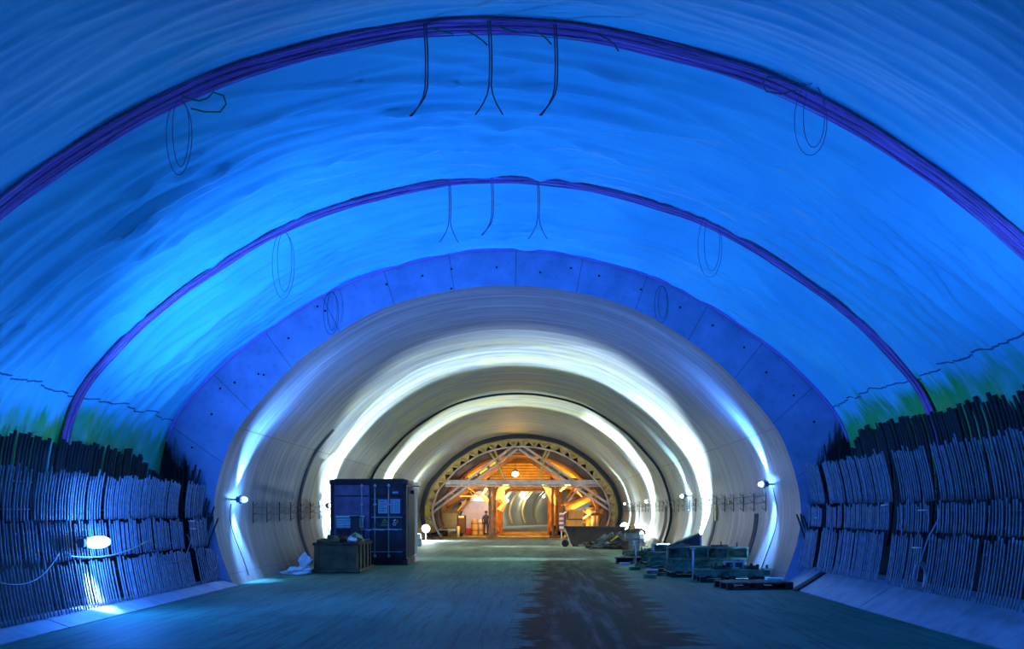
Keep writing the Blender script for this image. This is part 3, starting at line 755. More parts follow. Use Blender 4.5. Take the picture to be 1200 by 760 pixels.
# crumpled white sheeting on the floor
cs=thing('crumpled_sheeting','crumpled white plastic sheeting lying on the floor left of the skip','plastic sheeting',(X(354,27.4),27.4,0))
blob('fold',M_PLASTIC,(-.12,0,0),.30,.22,.14,3,.7,3,cs); blob('fold',M_PLASTIC,(.05,.05,.06),.13,.12,.19,5,.7,3,cs,False)
MB().tube([(.0,0,.15),(.12,-.03,.26),(.28,-.05,.40)],[.05,.04,.02],7).build('strip',M_PLASTIC,cs,smooth=True)
MB().tube([(.05,-.1,.1),(.2,-.12,.12),(.27,-.1,.17),(.22,-.1,.02)],[.04,.045,.04,.02],7).build('strip',M_PLASTIC,cs,smooth=True)
MB().tube([(-.35,-.05,.06),(-.5,-.05,.03),(-.58,-.08,.05)],[.06,.04,.015],7).build('strip',M_PLASTIC,cs,smooth=True)

# ------------------------------------------------------------------ pallets and stacked formwork, right
def pallet(loc,rz,w,d,h,m,lab,nb_=7):
    t_=thing('timber_pallet',lab,'pallet',loc,rz)
    for k in range(nb_):
        x=k*(w-.11)/(nb_-1); MB().box(x,x+.11,0,d,h-.025,h,bev=.004).build('deck_board',m,t_)
    for y in (0,d/2-.05,d-.1):
        MB().box(0,w,y,y+.1,0,.02).build('bottom_board',M_RUSTD,t_)
        for x in (0,w/2-.07,w-.14): MB().box(x,x+.14,y,y+.1,.02,h-.045).build('block',M_RUSTD,t_)
        MB().box(0,w,y,y+.1,h-.045,h-.025).build('stringer',M_RUSTD,t_)
    return t_
pallet((4.22,21.75,0),math.radians(6),1.45,1.0,.16,M_TIMBER2,'flat dark timber pallet on the floor nearest the camera, beside the right wall',9)
tag(MB().box(-.18,.18,-.12,.12,0,.05,bev=.01).build('folded_sheet',M_LBLUE,loc=(5.42,22.6,.16)),'small bright blue folded sheet on the far end of the near pallet','sheet')
pl_labs=[('pallet under the nearest stack of formwork panels',(4.05,24.1),1.5,1.1),('pallet under the stack holding the long pale panel',(3.6,25.9),1.7,1.1),('pallet beneath the green girders',(3.45,28.4),1.6,1.2),('pallet below the leaning plate',(3.5,30.9),1.6,1.2),('far small pallet close to the steel drum',(3.25,33.8),1.1,1.)]
for lb,(x,y),w_,d_ in pl_labs: pallet((x,y,0),math.radians(random.uniform(-4,4)),w_,d_,.15,M_STEELT,'grey-green timber '+lb,6)
def girder(c,L,h,ang,m,lab,grp=None,kind='i',lz=0):
    t_=thing('formwork_girder',lab,'girder',c,ang,grp)
    if kind=='i':
        MB().box(-L/2,L/2,-.05,.05,0,.045,bev=.004).build('lower_flange',m,t_); MB().box(-L/2,L/2,-.05,.05,h-.045,h,bev=.004).build('upper_flange',m,t_); MB().box(-L/2+.03,L/2-.03,-.015,.015,.045,h-.045).build('web',m,t_)
    else:
        for s in (-.09,.05): MB().box(-L/2,L/2,s,s+.04,0,h,bev=.005).build('channel',m,t_)
        for k in range(int(L/.5)+1): MB().box(-L/2+.06+k*.5,-L/2+.16+k*.5,-.05,.05,.03,h-.03).build('spacer',M_RUSTD,t_)
    return t_
def stack(x,y,z0,rows,cols,L,h,m,desc,grp,kind='i',pitch=.22,ang=0,dx=.12):
    for r in range(rows):
        for c in range(cols-(r//2)):
            girder((x+L/2+random.uniform(-dx,dx),y+.12+c*pitch,z0+r*(h+.003)),L*random.uniform(.9,1.02),h,ang+random.uniform(-.01,.01),m,desc,grp,kind)
stack(4.0,24.1,.15,1,4,1.7,.14,M_STEELT,'low green steel waler in the nearest stack by the right wall','walers in the nearest stack','c')
stack(3.65,25.9,.15,2,4,1.8,.15,M_STEELT,'teal steel waler stacked under the long pale panel','walers under the long panel','c')
stack(3.4,28.4,.15,3,4,1.9,.13,M_TIMBER,'green timber girder in the middle stack','girders in the middle stack','i')
stack(3.4,30.9,.15,2,4,2.0,.15,M_TIMBER,'green timber girder stacked below the leaning plate','girders below the leaning plate','i')
stack(3.25,33.9,.15,1,3,1.0,.16,M_STEELT,'short waler lying near the steel drum','walers near the drum','c')
def panel(c,L,d,h,ang,m,m2,lab,tilt=0):
    t_=thing('steel_formwork',lab,'formwork',c,ang); t_.rotation_euler=(0,tilt,ang)
    MB().box(0,L,d-.03,d,0,h).build('face',m,t_); MB().box(0,L,0,d-.03,h-.035,h).build('edge',m2,t_); MB().box(0,L,0,d-.03,0,.035).build('edge',m2,t_)
    n=max(3,int(L/.4))
    for k in range(n): MB().box(k*(L-.05)/(n-1),k*(L-.05)/(n-1)+.05,.0,d-.03,.035,h-.035).build('rib',m2,t_)
    return t_
panel((X(782,25.8),25.8,.47),2.05,.18,.30,0,M_STEELT,M_STEELT,'long teal formwork panel standing on edge on the walers')
panel((X(828,26.4),26.4,.46),.88,.12,.24,0,M_PALEB,M_PALEB,'pale blue panel behind the long teal panel, next to the wall joint')
panel((X(788,28.6),28.45,.55),1.35,.3,.16,0,M_PALEB,M_STEELT,'pale blue-topped panel lying on the middle stack under the wedge plate')
panel((X(722,32.6),32.8,.0),1.2,.3,.22,0,M_RUSTD,M_STEELT,'dark panel with teal top edge lying near the drum')
panel((X(765,30.95),30.95,.46),.75,.2,.2,-.1,M_STEELT,M_TIMBER,'short green panel resting left of the leaning plate')
panel((X(850,24.4),24.6,.30),.5,.1,.18,0,M_STEELT,M_PALEB,'small end panel with a bright blue edge by the near pallet')
rs=random.Random(5)
clut=['clamp plate','cut timber block','folded bracket','short steel angle']
for k in range(34):
    st_i=rs.choice(((4.0,24.15,.8,.30,1.7),(3.7,25.95,.6,.77,1.6),(3.45,28.45,.8,.55,1.8),(3.45,31.,.3,.46,.6),(3.3,33.95,.6,.32,.9)))
    x_=st_i[0]+rs.uniform(0,st_i[4]); y_=st_i[1]+rs.uniform(0,st_i[2]*.6); kk=k%4; m_=[M_STEELT,M_TIMBER,M_LBLUE if k%8==0 else M_RUSTD,M_TIMBER2][kk]
    mb_=MB(); L_=rs.uniform(.08,.22)
    if kk==0: mb_.box(-L_,L_,-.05,.05,0,.02,bev=.004).box(-.03,.03,-.04,.04,.02,.10,bev=.004)
    elif kk==1: mb_.box(-L_,L_,-.05,.05,0,rs.uniform(.05,.10),bev=.006)
    elif kk==2: mb_.box(-L_,L_,-.04,.04,0,.015).box(-L_,-L_+.015,-.04,.04,.015,.14).box(L_-.015,L_,-.04,.04,.015,.11)
    else: mb_.box(-L_*1.6,L_*1.6,-.03,-.015,0,.06).box(-L_*1.6,L_*1.6,-.03,.04,0,.012)
    o=mb_.build(clut[kk].replace(' ','_'),m_,loc=(x_,y_,st_i[3])); o.rotation_euler=(0,0,rs.uniform(-.6,.6))
    tag(o,f'small {clut[kk]} lying loose on top of the formwork stacks',clut[kk].split()[-1],f'loose {clut[kk]}s on the stacks')
# leaning wedge plate
wd=thing('wedge_plate','dark wedge-shaped steel form leaning upward above the stacked girders','steel plate',(X(774,31.),31.05,.46))
MB().prism([(0,0),(1.23,.0),(1.23,.50),(1.13,.50)],0,.5).build('web',M_CDARK,wd)
MB().beam((-.25,.25,-.03),(1.2,.25,.54),.55,.035).build('top_flange',M_STEELT,wd)
MB().box(1.2,1.25,-.03,.53,-.02,.52).build('end_plate',M_PALEB,wd)
for k in range(12):
    xx=X(735,30)+random.uniform(0,2.6); yy=random.uniform(25.,33.5)
    if k<9:
        D=26+k*.9; t0=(3.5+random.uniform(-.2,.3),D-.28)
        o=MB().box(-.16,.16,-.05,.05,0,.09,bev=.006).build('timber_offcut',[M_TIMBER,M_STEELT,M_TIMBER2,M_PALEB][k%4],loc=(t0[0]-.3,t0[1],0)); o.rotation_euler=(0,0,random.uniform(-.5,.5))
        tag(o,'short timber offcut lying on the floor at the left foot of the formwork stacks','offcut','offcuts by the stacks')
# props standing in the stacks
for k,(px,y_) in enumerate(((745,32.4),(766,29.2),(790,27.9),(812,25.6))):
    o=thing('steel_prop',['upright prop at the far left of the stacks','upright prop beside the green girders','upright prop in front of the pale panel end','upright prop nearest the camera among the stacks'][k],'prop',(X(px,y_),y_,0))
    MB().tube([(0,0,0),(0,0,.74)],.025,8).build('tube',M_ROD,o,smooth=True); MB().box(-.07,.07,-.07,.07,0,.012).build('base_plate',M_ROD,o); MB().box(-.07,.07,-.07,.07,.735,.75).build('head_plate',M_ROD,o)

# drum
dr=thing('steel_drum','dark green steel drum with a lid and a hose over its rim, behind the stacks','drum',(X(741,41.),41.,0))
prof=[(.0,0),(.30,0),(.31,.02),(.30,.04),(.30,.3),(.315,.32),(.30,.34),(.30,.6),(.315,.62),(.30,.64),(.30,.86),(.31,.88)]
MB().lathe(prof,(0,0,0),22).build('barrel',M_DGREY,dr,smooth=True)
MB().lathe([(.33,.86),(.36,.88),(.36,.93),(.1,.98),(.02,.99)],(0,0,0),22).build('lid',M_SKIP,dr,smooth=True)
MB().tube([(-.1,-.1,.98),(-.05,-.1,1.12),(.06,-.1,1.1),(.08,-.1,.98)],.035,8).build('handle',M_YEL,dr,smooth=True)
MB().tube([(.1,-.1,.98),(.35,-.1,.98),(.48,-.1,.88),(.50,-.1,.78)],.04,8).build('hose',M_CABLE,dr,smooth=True)
tag(MB().box(-.12,.12,-.1,.1,0,.55,bev=.02).build('jerry_can',M_RUSTD,loc=(X(733,39.8),39.8,0)),'dark red-brown canister standing on the floor left of the drum','canister')

# dark skip and scrap
DS=49.5; x0=X(668,DS); x1=X(731,DS)
s2=thing('dark_skip','long dark brown tipping skip with sloping ends on the right of the roadway','skip',((x0+x1)/2,DS,0))
a_=(x1-x0)/2
MB().prism([(-a_+.05,.1),(a_-.05,.1),(a_+.1,.93),(-a_-.25,.93)],0,1.7).build('body',M_SKIP2,s2)
MB().box(-a_-.30,a_+.15,-.05,.03,.90,.98,bev=.01).build('rim',M_CDARK,s2)
for k in range(4): MB().prism([(-a_+.35+k*.75,.12),(-a_+.45+k*.75,.12),(-a_+.42+k*.75,.9),(-a_+.30+k*.75,.9)],-.05,0).build('rib',M_SKIP2,s2)
for x in (-a_+.1,a_-.4): MB().box(x,x+.3,.1,1.6,0,.12).build('runner',M_CDARK,s2)
tag(MB().lathe([(.02,-.12),(.16,-.12),(.18,-.08),(.18,.08),(.16,.12),(.02,.12)],(0,0,.17),16,'y').build('rubber_wheel',M_TYRE,loc=(X(662,49),48.9,0)),'small dark wheel lying at the left end of the long dark skip','wheel')
for k in range(9):
    q=[(697,47.2,.45,.35,.22),(706,47.0,.5,.3,.35),(714,47.2,.4,.3,.5),(722,46.6,.4,.3,.45),(730,46.4,.35,.3,.5),(712,46.2,.55,.3,.2),(724,45.8,.5,.3,.2),(736,46.0,.3,.3,.55),(702,46.0,.4,.25,.12)][k]
    blob('scrap_heap',M_RAG if k%3 else M_SKIP2,(X(q[0],q[1]),q[1],0),q[2],q[3],q[4],k+40,.8,3,None,True,'crumpled grey sheet scrap in the heap beside the long dark skip','scrap','grey scrap heap beside the dark skip')
for k,(xa,ya,xb,yb,m_) in enumerate(((694,640,716,628,M_RAG),(700,632,728,625,M_RAG),(708,638,734,632,M_DGREY),(716,634,724,628,M_YEL))):
    a=P(xa,ya,45.8);b=P(xb,yb,45.9+.1*k)
    tag(MB().beam((0,0,0),b-a,.09,.05).build('scrap_bar',m_,loc=a),['long grey scrap bar slanting up the heap by the dark skip','upper grey scrap bar on the heap by the dark skip','lower slate scrap bar on the heap by the drum','short yellow scrap bar on the heap'][k],'scrap bar')

# ------------------------------------------------------------------ formwork carriage
FD=66.
fc=thing('formwork_carriage','arched steel formwork carriage lit amber, closing the far end of the lined tunnel','formwork carriage',(AX,FD,0))
org=Vector(fc.location)
def fb(mb,name,m,smooth=False):
    for v in mb.v: v-=org
    return mb.build(name,m,fc,smooth)
fs=[Vector(((p.x*SB),CH+(p.y-CH)*SB)) for p in inn]
def ring(o0,o1,Da,Db,z0=.15):
    ids=[i for i in range(NI) if fs[i].y>z0]
    A=[fs[i]+nin[i]*o0 for i in ids]; B=[fs[i]+nin[i]*o1 for i in ids]
    return MB().grid([[(AX+p.x,Da,p.y) for p in A],[(AX+p.x,Da,p.y) for p in B],[(AX+p.x,Db,p.y) for p in B],[(AX+p.x,Db,p.y) for p in A]])
fb(ring(.02,.26,FD,FD+.5,.0),'gap_shadow_ring',M_RING)  # black ring standing in for the shadow in the gap
fb(ring(.26,.32,FD,FD+15.8),'form_skin',M_FSKIN,True)
def archtube(o,D,r,z0=.2,n=6): return MB().tube([(AX+(fs[i]+nin[i]*o).x,D,(fs[i]+nin[i]*o).y) for i in range(NI) if fs[i].y>z0],r,n)
for Dq in (FD+.1,FD+7.):
    fb(archtube(.36,Dq,.05),'lattice_chord',M_LATT,True); fb(archtube(.78,Dq,.06),'lattice_chord',M_BEAM if Dq<67 else M_FORM,True)
idl=[i for i in range(NI) if fs[i].y>.5]
for k in range(0,len(idl)-3,2):
    a=idl[k];b=idl[min(k+2,len(idl)-1)]; o0,o1=(.38,.76) if (k//2)%2==0 else (.76,.38)
    pa=fs[a]+nin[a]*o0; pb=fs[b]+nin[b]*o1
    fb(MB().beam((AX+pa.x,FD+.1,pa.y),(AX+pb.x,FD+.1,pb.y),.10,.10,(0,1,0)),'lattice_brace',M_LATT)
for k,Dq in enumerate((67.2,68.8,70.4,72.,73.6,75.2,76.8,78.4,80.)):
    fb(ring(.80,1.12,Dq,Dq+.35,.3),'rib',M_FORM)
fb(ring(1.14,1.2,FD+1.8,FD+13.5,3.9),'inner_deck',M_FORM,True)
for k in range(0,len(idl)-5,4):
    a,b,c_=idl[k],idl[k+2],idl[k+4]
    q_=[fs[a]+nin[a]*.38,fs[b]+nin[b]*.74,fs[c_]+nin[c_]*.38]
    fb(MB().prism([(AX+p.x,p.y) for p in q_],FD+.22,FD+.26),'gusset_sheet',M_YELG)
# purlins running along the carriage
for i in list(range(6,NI-6,6)):
    p=fs[i]+nin[i]*.62
    if p.y<.4: continue
    fb(MB().beam((AX+p.x,FD+.8,p.y),(AX+p.x,FD+15.,p.y),.12,.12),'purlin',M_FORM)
# A frame and ties, repeated deeper
for q,(D_,m_) in enumerate(((FD+.6,M_BEAM),(FD+7,M_FORM),(FD+13.6,M_FORM))):
    pl=P(503,599,FD);pr=P(722,599,FD);ap=P(607,521,FD)
    for s,pz in ((-1,pl),(1,pr)):
        a=Vector((pz.x,D_,pz.z)); b=Vector((ap.x,D_,ap.z)); d=(b-a).normalized(); n_=Vector((-d.z,0,d.x))*.16
        if q==0:
            for o_ in (-1,1): fb(MB().beam(a+n_*o_,b+n_*o_,.3,.13),'rafter',m_)
            for f_ in [i/9 for i in range(10)]: fb(MB().beam(a.lerp(b,f_)+n_,a.lerp(b,f_)-n_,.2,.07,(0,1,0)),'rafter_plate',M_FORM)
        else: fb(MB().beam(a,b,.3,.4),'rafter',m_)
    for zz,h_ in ((P(0,564.5,FD).z,.30),(P(0,569,FD).z,.08)):
        fb(MB().beam((X(521,FD),D_-.05,zz),(X(704,FD),D_-.05,zz),.25,h_),'tie_beam',m_)
    for (xa,ya,xb,yb) in ((572,527,581,540),(581,540,591,561),(579,526,585,540),(645,527,637,541),(637,541,631,561),(641,526,634,540)):
        a=P(xa,ya,FD);b=P(xb,yb,FD); fb(MB().beam((a.x,D_-.12,a.z),(b.x,D_-.12,b.z),.12,.12,(0,1,0)),'strut',M_LATT if q==0 else m_)
# columns
for D_ in (FD+1.5,FD+8.,FD+14.5):
    for xw in (-2.42,1.72):
        for s in (-.14,.14): fb(MB().ibeam((xw+s,D_,.12),(xw+s,D_,3.55),.16,.2,(0,1,0)),'column',M_RUSTO)
        fb(MB().box(xw-.35,xw+.35,D_-.35,D_+.35,.0,.14),'column_foot',M_RUSTO)
for xw in (-2.42,1.72):
    fb(MB().beam((xw,FD+1.2,.32),(xw,FD+15.5,.32),.3,.3),'ground_beam',M_RUSTO); fb(MB().beam((xw,FD+1.2,3.45),(xw,FD+15.5,3.45),.3,.3),'head_beam',M_RUSTO)
    for j in range(3):
        fb(MB().beam((xw,FD+1.8+j*5,.4),(xw,FD+5.8+j*5,3.4),.1,.1),'brace',M_RUSTO)
# portal frame at the far end
DP=81.5; zt=P(0,575.5,DP).z; xl_,xr_=X(589,DP),X(653,DP)
fb(MB().box(xl_-.6,xr_+.9,DP,DP+.2,zt,zt+1.25),'portal_header',M_RUSTO)
fb(MB().box(xl_-.55,xl_,DP,DP+.2,.1,zt),'portal_jamb',M_RUSTO); fb(MB().box(xr_,xr_+.35,DP,DP+.2,.1,zt),'portal_jamb',M_RUSTO)
fb(MB().box(xl_-.6,xr_+.5,DP-1,DP+.3,0,.12),'threshold',M_RUSTO)
for k in range(6): fb(MB().box(xl_-.6,xr_+.9,DP-.04,DP,zt+.1+k*.2,zt+.14+k*.2),'header_rib',M_FORM)
# upper wall of the carriage behind the lamp, planked
fb(MB().box(X(574,79),X(645,79),79,79.15,P(0,563,79).z,P(0,537,79).z),'back_wall',M_LATT)
for k in range(8): fb(MB().box(X(574,79),X(645,79),78.95,79.,P(0,562-k*3.2,79).z,P(0,562-k*3.2,79).z+.06),'plank',M_FORM)
fb(MB().box(X(590,78),X(640,78),78.3,78.5,P(0,540,78).z,P(0,533,78).z),'hatch',M_TARP)
# yellow side sheets seen between rafters
for (poly,m_) in (([(545,560),(573,543),(590,531),(583,541),(562,556)],M_YEL),([(641,533),(668,547),(688,559),(672,560),(655,553),(646,543)],M_YEL)):
    pts=[P(a,b,FD+6) for a,b in poly]; mbq=MB().prism([(p.x,p.z) for p in pts],FD+6,FD+6.08); fb(mbq,'side_sheet',m_)
# hydraulic arms and hoses wrapped in pale cloth
for seq,r in (([(596,568),(588,573),(586,584),(591,590),(586,598)],.3),([(637,566),(642,573),(646,580),(650,592)],.24),([(571,572),(566,580),(572,588)],.16),([(656,575),(664,568),(672,566)],.12)):
    pts=[P(a,b,FD+4) for a,b in seq]; fb(MB().tube(pts,[r*(.7+.3*((i*7)%3)/2) for i in range(len(pts))],8),'wrapped_arm',M_WRAP)
rnd=random.Random(11)
for k in range(46):     # braces and scaffold tubes filling the flanks
    s=-1 if k%2 else 1
    xx=AX+s*rnd.uniform(2.6,5.0); zz=rnd.uniform(.6,3.4); D_=rnd.uniform(FD+2,FD+12); L_=rnd.uniform(.7,1.9); an=rnd.choice((0,.6,-.6,1.57,.9,-.9,1.57))
    if s<0 and zz<2.3: continue
    a=Vector((xx,D_,zz)); b=a+Vector((math.cos(an)*L_*s,rnd.uniform(-.5,.5),math.sin(an)*L_))
    if abs(b.x-AX)>5.2: b.x=AX+s*5.2
    if b.z<.3:b.z=.3
    fb(MB().beam(a,b,.09,.09),'scaffold_tube',[M_RUSTO,M_LATT,M_BEAM,M_FORM][k%4])
for k,(px,py) in enumerate(((700,571),(693,580),(683,588),(672,594))):   # curved stair-like arm right
    pass
fb(MB().tube([P(a,b,FD+3) for a,b in ((704,566),(697,577),(686,586),(672,592),(662,595))],.28,8),'curved_duct',M_LATT,True)
fb(MB().beam(P(671,600,FD+1.5),P(692,589,FD+1.5),.3,.25),'ramp_beam',M_BEAM)
for k,px in enumerate((689,695,701,707,712)): fb(MB().tube([P(px,604,FD+3)-Vector((0,0,0)),Vector((X(px,FD+3),FD+3,.1))],.16,8),'standing_pipe',M_BEAM if k%2 else M_LATT)
for k,px in enumerate((691,707)): fb(MB().lathe([(.05,-.2),(.24,-.15),(.28,0),(.24,.15),(.05,.2)],P(px,599,FD+2.8),12),'valve_head',M_LATT,True)
# legs at the arch feet
for s,xs in ((-1,499),(1,728)):
    a=P(xs,600,FD+.3); 
    fb(MB().beam(a,Vector((a.x-s*.1,FD+.3,.05)),.12,.12),'arch_leg',M_ROD); fb(MB().beam(a,Vector((a.x-s*1.0,FD+.3,.05)),.1,.1),'arch_leg',M_ROD)
    fb(MB().beam(Vector((a.x-s*.2,FD+.3,.8)),Vector((a.x+s*.5,FD+.3,1.7)),.06,.06),'arch_leg',M_LATT)
tag(MB().box(-.16,.16,-.03,.03,-.35,.35,bev=.01).build('notice_board',M_YEL,loc=P(501,598,FD-.1)),'bright yellow notice board hanging at the left foot of the formwork arch','board')
# amber lamp
q=P(604,555,69.5)
al=thing('flood_lamp','bright amber flood lamp hanging at the centre of the formwork carriage','lamp',q)
MB().lathe([(.04,-.18),(.18,-.12),(.22,0),(.18,.12),(.04,.18)],(0,0,0),16).build('bulb',E_WARM,al,smooth=True)
MB().lathe([(.26,.1),(.2,.22),(.06,.3)],(0,.0,.0),16).build('shade',M_LAMPB,al,smooth=True); MB().tube([(0,0,.28),(0,0,1.0)],.015,6).build('cord',M_CABLE,al)
LA=(1.,.44,.06)
for (x,y,z,W_) in ((q.x,69.2,q.z-.1,2600),(-3.4,69.5,3.4,1500),(2.9,69.5,3.2,1700),(-.3,75.,3.6,1500),(-.3,79.,1.8,600),(-4.4,68.,1.6,700),(3.6,68.,1.5,700)):
    light('SPOT',(x,y,z),LA,W_,'amber_light',.15,(x*.6,y+3,z+(.5 if z<2.5 else -.6)),160,.3)
light('POINT',q+Vector((0,-.3,-.1)),LA,260,'amber_light',.2)

# plank on the floor before the portal
tag(MB().box(X(550,76),X(664,76),75.6,75.9,.0,.08,bev=.01).build('wooden_plank',M_WOOD),'long pale wooden plank lying across the floor before the portal','plank')
# shed
sh=thing('corrugated_cabin','pale grey corrugated site cabin inside the left half of the formwork carriage','cabin',(X(541,78.),78.,0))
ws=X(574,78.)-X(541,78.); hs=Z(588,78.)
b=MB().box(0,ws,.03,1.8,.08,hs); 
for k in range(14): b.box(ws*k/14+.01,ws*k/14+.08,0,.03,.08,hs)
b.build('wall',M_GREY,sh); MB().box(-.05,ws+.05,-.05,1.85,hs,hs+.07,bev=.01).build('roof',M_WRAP,sh); MB().box(-.02,ws+.02,-.02,1.8,0,.09).build('plinth',M_CDARK,sh)
MB().box(.42,.55,-.04,.0,hs-.5,hs+.05).build('strap',M_YEL,sh)
wl=thing('added_cabin_lamp','small added white lamp above the cabin front, there to brighten it','lamp',(-4.0,73.,3.3))
MB().lathe([(.04,-.1),(.12,-.08),(.14,.02),(.05,.1)],(0,0,0),12).build('head',M_LAMPB,wl,smooth=True); MB().tube([(0,0,.1),(0,0,.5)],.02,6).build('hanger',M_LAMPB,wl)
light('SPOT',(-4.0,72.8,3.1),(.8,.85,1.),420,'flood_light',.1,(-4.1,78,.9),75,.6)  # lamp added only to put white light on the cabin
# trailer
tr=thing('site_trailer','dark slate site trailer parked at the left foot of the formwork arch','trailer',(X(518,70.),70.,0))
MB().box(0,1.02,0,2.0,.55,1.62,bev=.03).build('body',M_DGREY,tr); MB().box(.0,1.3,-.05,2.0,1.62,1.75,bev=.02).build('lid',M_SKIP,tr); MB().box(-.4,1.1,-.1,.0,.42,.50).build('bumper',M_ROD,tr)
MB().box(-.4,-.32,-.1,.0,.42,.7).build('bumper_end',M_ROD,tr); MB().box(1.04,1.6,.05,1.0,.2,1.45,bev=.08).build('engine_cover',M_CDARK,tr)
MB().box(1.12,1.5,.02,.06,1.28,1.42,bev=.01).build('headlamp',M_PLASTIC,tr)
for x,y in ((.15,.3),(.15,1.6),(1.2,.3),(1.2,1.6)): MB().lathe([(.04,-.1),(.26,-.1),(.3,-.05),(.3,.05),(.26,.1),(.04,.1)],(x,y,.3),18,'x').build('wheel',M_TYRE,tr,smooth=True)
MB().lathe([(.02,0),(.12,.0),(.10,.3),(.14,.7),(.06,.72)],(1.12,-.35,0),12).build('jack_leg',M_ROD,tr,smooth=True)
# wrapped rolls
for k,(px,h_,r_) in enumerate(((556,1.22,.26),(563.5,1.15,.22))):
    D_=74.2+k*.5; o=thing('wrapped_roll',['cream wrapped roll standing left of the person, the taller of two','slimmer cream wrapped roll standing next to the person'][k],'roll',(X(px,D_),D_,0))
    prof=[(.02,0),(r_*.9,.0),(r_,.15),(r_*.8,.4),(r_*1.05,.7),(r_*.85,h_*.8),(r_*.6,h_*.95),(.03,h_)]
    MB().lathe(prof,(0,0,0),14).build('bundle',M_WRAP,o,smooth=True)
    for zz in (.35,.85): MB().lathe([(r_*1.02,-.03),(r_*1.04,0),(r_*1.02,.03)],(0,0,zz),14).build('binding',M_RUSTO,o)
tag(MB().box(-.25,.25,-.2,.2,0,.5,bev=.05).build('red_canister',M_RED,loc=(X(550,75),75,0)),'red canister beside the taller wrapped roll','canister')
# person
def person(loc,rz,h,lab):
    root=thing('person',lab,'person',loc,rz); k=h/1.75
    V=[];E=[];R=[]
    def v(x,y,z,r,p=None):
        V.append((x*k,y*k,z*k));R.append(r*k)
        if p is not None:E.append((p,len(V)-1))
        return len(V)-1
    pel=v(0,0,.95,.15); ch=v(0,0,1.2,.155,pel); up=v(0,-.01,1.4,.15,ch); nk=v(0,-.02,1.51,.06,up); hd=v(0,-.03,1.60,.085,nk); v(0,-.03,1.70,.08,hd)
    for s in (-1,1):
        hp=v(s*.10,0,.90,.10,pel); kn=v(s*.12,-.03,.50,.07,hp); an=v(s*.13,.02,.09,.05,kn); v(s*.14,-.14,.04,.04,an)
        shd=v(s*.19,0,1.40,.07,up); el=v(s*.27,.02,1.13,.05,shd); wr=v(s*.24,-.10,.92,.035,el); v(s*.23,-.13,.86,.035,wr)
    me=bpy.data.meshes.new('body'); me.from_pydata(V,E,[]); me.materials.append(M_CLOTH); o=bpy.data.objects.new('body',me); COL.objects.link(o); o.parent=root
    md=o.modifiers.new('Skin','SKIN'); 
    for i,r in enumerate(R): me.skin_vertices[0].data[i].radius=(r,r)
    me.skin_vertices[0].data[0].use_root=True
    o.modifiers.new('Sub','SUBSURF').levels=1
    MB().lathe([(.02,-.12),(.08,-.08),(.10,0),(.095,.07),(.06,.12),(.01,.135)],(0,-.03*k,1.64*k),14).build('head',M_SKIN,root,smooth=True)
    MB().lathe([(.14,-.01),(.115,.01),(.11,.07),(.07,.12),(.01,.14)],(0,-.03*k,1.66*k),14).build('helmet',M_CLOTH,root,smooth=True)
    return root
bpy_make=bpy.data.meshes
def add_skin_layer(me):
    pass
# the skin layer exists only after the modifier is added, so build through bmesh
def person2(loc,rz,h,lab):
    root=thing('person',lab,'person',loc,rz); k=h/1.75
    bm=bmesh.new(); lay=bm.verts.layers.skin.verify()
    def v(x,y,z,r,p=None):
        q=bm.verts.new((x*k,y*k,z*k)); q[lay].radius=(r*k,r*k)
        if p is not None: bm.edges.new((p,q))
        return q
    pel=v(0,0,.95,.14); pel[lay].use_root=True
    ch=v(0,0,1.2,.15,pel); up=v(0,-.01,1.38,.15,ch); nk=v(0,-.02,1.50,.055,up); hd=v(0,-.03,1.60,.085,nk); v(0,-.03,1.68,.08,hd)
    for s in (-1,1):
        hp=v(s*.10,0,.88,.10,pel); kn=v(s*.12,-.03,.50,.072,hp); an=v(s*.13,.02,.09,.05,kn); v(s*.14,-.14,.04,.04,an)
        sd=v(s*.19,0,1.38,.072,up); el=v(s*.27,.02,1.12,.052,sd); wr=v(s*.24,-.10,.90,.035,el)
        pa=v(s*.235,-.13,.84,.036,wr)
        for f in range(4): v(s*(.215+.016*f),-.15-.01*(f%2),.755+.01*abs(f-1.5),.010,pa)
        v(s*.20,-.18,.82,.011,pa)
    me=bpy.data.meshes.new('body'); bm.to_mesh(me); bm.free(); me.materials.append(M_CLOTH)
    o=bpy.data.objects.new('body',me); COL.objects.link(o); o.parent=root
    o.modifiers.new('Skin','SKIN'); o.modifiers.new('Sub','SUBSURF').levels=1
    MB().lathe([(.02,-.12),(.07,-.09),(.10,0),(.095,.07),(.06,.12),(.01,.135)],(0,-.03*k,1.63*k),14).build('head',M_SKIN,root,smooth=True)
    MB().lathe([(.15,-.01),(.118,.01),(.11,.07),(.07,.12),(.01,.14)],(0,-.03*k,1.66*k),14).build('helmet',M_CLOTH,root,smooth=True)
    return root
person2((X(569.5,74.5),74.5,0),.2,1.72,'person in dark navy work clothes standing between the pale cabin and the portal')

